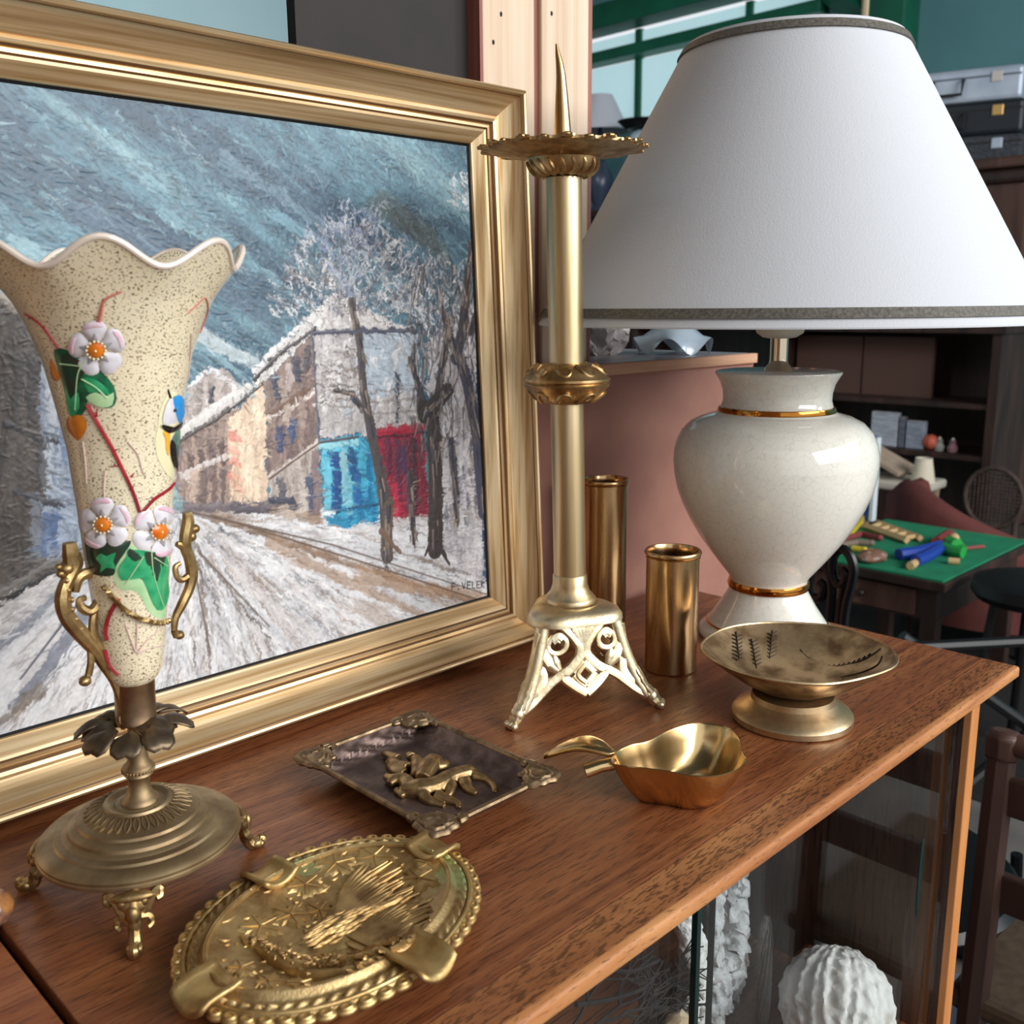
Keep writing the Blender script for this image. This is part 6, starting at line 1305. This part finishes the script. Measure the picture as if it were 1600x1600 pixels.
for x in (x0 + .04, x1 - .04):
    for y in (y0 + .04, y1 - .04): bx('leg', (x - .022, y - .022, 0), (x + .022, y + .022, GZ - .12), m_dwood, gt, GO)
def gpx(x, y, h=0): return at_z(x, y, -.45 + h)
def zq(a, b): return gpx(1280 + a / 3.08, 480 + b / 3.08)
m_raw = M('raw_pale_wood', S(206, 172, 124), .7); m_blue = M('blue_plastic', S(34, 66, 160), .4); m_tred = M('red_brown_paint', S(140, 62, 60), .5); m_tgr = M('toy_green', S(40, 160, 70), .45); m_tyel = M('toy_yellow', S(226, 196, 50), .5)
a_, b2 = zq(225, 1075), zq(420, 1145); c_, d_ = zq(280, 1060), zq(485, 1135); t = thing('toy_ladder', a_, 'pale wooden toy ladder lying on the green table', 'toy')
for p, q in ((a_, b2), (c_, d_)): b_ = MB(); b_.tube([p - a_ + Vector((0, 0, .012)), q - a_ + Vector((0, 0, .012))], .012, 4); b_.build('rail', m_raw, t, smooth=False)
for k in range(5): u = .1 + .2 * k; b_ = MB(); b_.tube([a_.lerp(b2, u) - a_ + Vector((0, 0, .012)), c_.lerp(d_, u) - a_ + Vector((0, 0, .012))], .009, 4); b_.build('rung', m_raw, t, smooth=False)
a_ = zq(540, 1190); t = thing('wooden_puppet', a_, 'jointed puppet with blue legs and green arms lying on the green table', 'toy')
for nm, pts, r, mt in (('leg', [(580, 1180), (470, 1210), (380, 1222)], .018, m_blue), ('leg', [(575, 1195), (510, 1235), (460, 1255)], .018, m_blue), ('foot', [(460, 1255), (435, 1270)], .012, m_raw), ('torso', [(565, 1170), (600, 1145), (625, 1130)], .020, m_tred), ('arm', [(620, 1130), (660, 1150), (690, 1190)], .013, m_tgr), ('arm', [(600, 1190), (640, 1205), (690, 1215)], .018, m_tgr), ('body', [(620, 1170), (660, 1185)], .022, m_tgr), ('stick', [(690, 1175), (790, 1165)], .006, m_tred), ('hand', [(620, 1240), (675, 1245)], .010, m_raw)):
    b_ = MB(); b_.tube([zq(*p) - a_ + Vector((0, 0, r)) for p in pts], r, 8); b_.build(nm, mt, t)
b_ = MB(); b_.ball(zq(645, 1160) - a_ + Vector((0, 0, .03)), .016, 10, 8); b_.build('head', m_raw, t)
a_ = zq(160, 1085); t = thing('toy_pennant', a_, 'bright yellow toy shape on the green table beside the ladder', 'toy')
b_ = MB(); pts = [zq(*p) - a_ for p in ((75, 1085), (130, 1070), (180, 1055), (215, 1022), (212, 1050), (160, 1105), (100, 1112))]; n_ = len(pts); b_.add([p + Vector((0, 0, .004)) for p in pts] + [p + Vector((0, 0, .02)) for p in pts], [tuple(range(n_)), tuple(range(n_, 2 * n_))] + [(i, (i + 1) % n_, (i + 1) % n_ + n_, i + n_) for i in range(n_)]); b_.build('flag', m_tyel, t, smooth=False); b_ = MB(); b_.tube([zq(80, 1120) - a_ + Vector((0, 0, .006)), zq(215, 1030) - a_ + Vector((0, 0, .006))], .005, 6); b_.build('stick', m_raw, t)
for i, (pts, mt, lab) in enumerate((([(100, 1140), (200, 1110), (290, 1130)], m_tred, 'reddish wooden stick across the green table'), ([(90, 1165), (180, 1150), (250, 1155)], M('grey_brown_wood', S(130, 112, 96), .7), 'grey brown wooden stick on the green table'), ([(20, 1165), (60, 1140)], m_tgr, 'short bright green stick at the table corner'), ([(160, 1180), (215, 1190)], m_tyel, 'short yellow stick beside the crumpled brown bag'))):
    a_ = zq(*pts[0]); t = thing('toy_stick', a_, lab, 'toy'); b_ = MB(); b_.tube([zq(*p) - a_ + Vector((0, 0, .010)) for p in pts], .010, 8); b_.build('rod', mt, t); b_ = MB(); b_.ball(zq(*pts[-1]) - a_ + Vector((0, 0, .011)), .011, 8, 6); b_.build('tip', mt, t)
a_ = zq(250, 1225); t = thing('brown_bag', a_, 'crumpled brown paper bag near the table front', 'bag'); b_ = MB(); b_.ball((0, 0, .014), (.06, .04, .018), 20, 12); b_.map(lambda p: Vector((p.x, p.y, max(0, p.z))) + mnoise.noise_vector(p * 60) * .008 * (p.z > .004)); b_.build('paper', M('brown_paper', S(134, 96, 76), .8, col2=S(196, 186, 180), scale=40, lo=.55, hi=.7), t); b_ = MB(); b_.tube([(-.05, 0, .02), (0, .01, .035), (.05, 0, .02)], .004, 6); b_.build('fold', M('brown_paper_fold', S(120, 84, 66), .8), t)
a_ = gpx(1352, 812); fo_ = (a_.x, a_.y, GZ); t = thing('blue_folder', (a_.x - .02, a_.y - .02, GZ), 'tall blue folder with white edge standing at the back of the green table', 'folder'); b_ = MB(); b_.box((0, .045, .15), (.03, .11, .30)); b_.build('cover', M('blue_card', S(34, 72, 150), .5), t, smooth=False); b_ = MB(); b_.box((-.002, -.016, .15), (.032, .012, .296)); b_.build('page_edge', M('white_card', S(214, 220, 228), .6), t, smooth=False)

# wrought-iron chair beyond the sideboard's end
m_iron = M('black_wrought_iron', S(18, 19, 24), .32, .3)
ip = at_plane(1300, 900, (1.13, 0, 0), (1, 0, 0)); IO = Vector((1.13, ip.y, 0)); ir = thing('iron_chair', IO, 'black wrought iron chair with scrolled back beside the sideboard', 'chair')
def ipx(x, y): return at_plane(x, y, (1.13, 0, 0), (1, 0, 0)) - IO
b_ = MB(); b_.tube(catmull([ipx(x, y) for x, y in ((1312, 1060), (1320, 960), (1330, 915), (1334, 890), (1328, 868), (1316, 858), (1304, 866), (1300, 890), (1306, 910), (1318, 912), (1322, 898), (1315, 890))], 6), .0062, 8); b_.build('scroll', m_iron, ir)
b_ = MB(); b_.tube(catmull([ipx(x, y) for x, y in ((1308, 1060), (1312, 960), (1318, 915))], 6), .0045, 8); b_.build('back_post', m_iron, ir)
b_ = MB(); b_.tube(catmull([ipx(x, y) for x, y in ((1290, 1060), (1298, 950), (1300, 920), (1296, 895), (1284, 880), (1268, 884), (1262, 905), (1268, 930), (1282, 934), (1288, 918), (1280, 908))], 6), .0062, 8); b_.build('scroll', m_iron, ir)
zb = ipx(1300, 1060).z
for y in (-.10, .10):
    b_ = MB(); b_.tube([(0, y * .6, zb + .02), (0, y * 1.4, .45), (.02, y * 1.6, 0)], .009, 8); b_.build('leg', m_iron, ir); b_ = MB(); b_.tube([(.36, y * 1.4, .45), (.38, y * 1.6, 0)], .009, 8); b_.build('leg', m_iron, ir)
b_ = MB(); b_.lathe([(.02, .445), (.19, .445), (.20, .455), (.19, .465), (.02, .465)], 36, c=(.18, 0, 0)); b_.build('seat', m_iron, ir); b_ = MB(); b_.tube([(0, -.09, zb + .02), (0, 0, zb + .03), (0, .09, zb + .02)], .007, 8); b_.build('back_rail', m_iron, ir)
# rush-seated wooden chair at the right
m_oak = wood('brown_oak', S(62, 40, 32), S(46, 28, 23), S(78, 52, 42), grain=(20, 20, 3), pores=False, rough=.5)
wp = at_plane(1562, 1150, (1.16, 0, 0), (1, 0, 0)); WCO = Vector((1.16, wp.y, 0)); wch = thing('wooden_chair', WCO, 'brown ladder back wooden chair beside the end of the sideboard', 'chair'); ztop = wp.z
for i, y in enumerate((0, -.36)):
    b_ = MB(); b_.tube([(-.006, y, 0), (0, y, .40), (.014, y, ztop - .03)], [.016, .018, .017], 8); b_.build('back_post', m_oak, wch)
    b_ = MB(); b_.tube([(.012, y, ztop - .034), (.013, y, ztop - .030), (.015, y, ztop - .004), (.016, y, ztop + .002)], [.017, .020, .022, .016], 8); b_.build('finial', m_mwood, wch, bevel=.003)
b_ = MB(); b_.tube([(.014, -.012, ztop - .012), (.03, -.18, ztop - .008), (.014, -.35, ztop - .012)], .014, 10); b_.build('top_rail', m_mwood, wch)
for z in (ztop - .075, ztop - .20): b_ = MB(); b_.box((.012, -.18, z), (.014, .35, .05)); b_.build('slat', m_oak, wch, smooth=False, bevel=.004)
b_ = MB(); b_.box((.19, -.18, .415), (.40, .42, .03)); b_.build('seat', M('woven_rush', S(84, 66, 48), .8, col2=S(64, 50, 36), scale=60), wch, smooth=False, bevel=.01)
for y in (-.01, -.35): b_ = MB(); b_.tube([(.36, y, 0), (.36, y, .42)], .017, 8); b_.build('leg', m_oak, wch)
for z in (.16, .27): b_ = MB(); b_.tube([(.0, -.005, z), (.36, -.01, z)], .009, 8); b_.build('stretcher', m_oak, wch)
b_ = MB(); b_.tube([(0, 0, .22), (0, -.36, .22)], .010, 8); b_.build('stretcher', m_oak, wch)
# things on the floor beyond the sideboard
fp_ = at_z(1497, 1560, -T + .02); t = thing('plank', (fp_.x, fp_.y, 0), 'grey blue plank lying on the concrete floor', 'plank'); b_ = MB(); b_.box((0, 0, .018), (.10, .6, .036), Matrix.Rotation(.35, 3, 'Z')); b_.build('board', M('grey_blue_paint', S(96, 108, 124), .6, col2=S(80, 90, 104), scale=9), t, smooth=False); b_ = MB(); b_.box((.0, .0, .038), (.03, .58, .004), Matrix.Rotation(.35, 3, 'Z')); b_.build('worn_strip', M('worn_paint', S(130, 140, 150), .7), t, smooth=False)
fp_ = at_z(1522, 1440, -T + .05); t = thing('black_bag', (fp_.x, fp_.y, 0), 'slumped black bag on the concrete floor', 'bag'); b_ = MB(); b_.ball((0, 0, .07), (.10, .12, .09), 20, 14); b_.map(lambda p: Vector((p.x, p.y, max(0, p.z))) + mnoise.noise_vector(p * 14) * .02 * (p.z > .01)); b_.build('sack', m_blk, t); b_ = MB(); b_.tube(catmull([(-.06, 0, .14), (-.03, 0, .2), (.03, 0, .2), (.06, 0, .14)], 5), .008, 8); b_.build('strap', m_blk, t)
fp_ = at_z(1535, 1290, -T); t = thing('folding_stand', (fp_.x, fp_.y, 0), 'black folding stand of crossed metal tubes', 'stand')
for a, b in (((-.25, .1, .016), (.3, -.25, .5)), ((.3, -.3, .016), (-.2, .15, .5))): b_ = MB(); b_.tube([a, b], .014, 8); b_.build('tube', m_blk, t)
b_ = MB(); b_.tube([(-.3, .2, .48), (.35, -.3, .48)], .014, 8); b_.build('cross_bar', m_blk, t)
# lamps and glass on the tall cupboard under the windows
TO = (5.6, 5.0, 0); tc_ = thing('tall_cupboard', TO, 'tall dark cupboard below the hall windows', 'cupboard'); TZ = T + .93
bx('body', (5.35, 4.4, .1), (5.9, 5.7, TZ - .04), m_dwood, tc_, TO); bx('top_board', (5.32, 4.36, TZ - .04), (5.92, 5.74, TZ), m_dwood, tc_, TO); bx('plinth', (5.37, 4.42, 0), (5.88, 5.68, .1), m_dwood, tc_, TO)
for y0_, y1_ in ((4.44, 5.03), (5.07, 5.66)): bx('door', (5.33, y0_, .15), (5.355, y1_, TZ - .1), m_mwood, tc_, TO, bevel=.008)
lp = at_plane(940, 300, (5.55, 0, 0), (1, 0, 0)); t = thing('white_shade_lamp', (5.55, lp.y + .02, TZ), 'lamp with plain white shade and dark base below the windows', 'lamp')
hz = lambda y: at_plane(945, y, (5.55, 0, 0), (1, 0, 0)).z - TZ
MB().lathe([(.205, hz(205)), (.085, hz(148)), (.082, hz(148)), (.200, hz(205))], 40, close=True).build('shade', M('white_cloth_shade', S(214, 216, 226), .8), t); MB().lathe([(.01, 0), (.09, 0), (.08, .03), (.05, .06), (.085, .16), (.10, .24), (.05, .33), (.03, .38), (.12, .42), (.13, .46), (.02, .50), (.012, hz(190)), (.004, hz(188))], 28).build('base', M('dark_blue_grey_glaze', S(60, 70, 90), .3), t)
lp = at_plane(1000, 260, (5.5, 0, 0), (1, 0, 0)); t = thing('dark_shade_lamp', (5.5, lp.y - .02, TZ), 'lamp with wide dark shade beside the white shade lamp', 'lamp'); hz2 = lambda y: at_plane(1000, y, (5.5, 0, 0), (1, 0, 0)).z - TZ
MB().lathe([(.11, hz2(203)), (.17, hz2(190)), (.165, hz2(190)), (.105, hz2(203))], 36, close=True).build('shade', m_blk, t); b_ = MB(); b_.ball((0, 0, hz2(222)), (.10, .10, .075), 20, 14); b_.build('globe', m_opal, t); MB().lathe([(.01, 0), (.08, 0), (.05, .03), (.02, .06), (.02, hz2(240)), (.05, hz2(236)), (.01, hz2(234))], 20).build('base', m_blk, t)
# cord hanging from the roof
hc = at_plane(1352, 10, (3.2, 0, 0), (1, 0, 0)); t = thing('hanging_cord', (hc.x, hc.y, T + 2.59), 'beige cord hanging from the hall roof', 'cord'); zl = at_plane(1352, 110, (3.2, 0, 0), (1, 0, 0)).z - (T + 2.59)
b_ = MB(); b_.tube([(0, 0, 0), (.004, .002, zl * .5), (0, 0, zl)], .012, 8); b_.build('cord', M('beige_rope', S(188, 170, 140), .8), t); b_ = MB(); b_.ball((0, 0, zl), .022, 10, 8); b_.build('knot', M('beige_knot', S(176, 156, 126), .8), t)
# everything standing on the added dark floor sheet is lifted clear of it
for o in list(SC.objects):
    if o.parent is None and o.name.split('.')[0] in ('armchair', 'green_table', 'stool', 'cane_chair', 'black_stool', 'folding_stand', 'toy_ladder', 'toy_pennant', 'toy_stick', 'wooden_puppet', 'brown_bag', 'blue_folder', 'board', 'small_lampshade'): o.location.z += .0032
# look-alikes belong to sets
for nm, g in (('book', 'books on the hutch shelf'), ('figurine', 'china figurines on the hutch'), ('suitcase', 'suitcases stacked on the wardrobe'), ('toy_stick', 'toy sticks on the green table'), ('trinket', 'trinkets on the hutch shelf'), ('brass_case', 'brass shell case vases beside the lamp'), ('coral', 'corals in the sideboard')):
    for o in list(SC.objects):
        if o.parent is None and o.name.split('.')[0] == nm: o['group'] = g
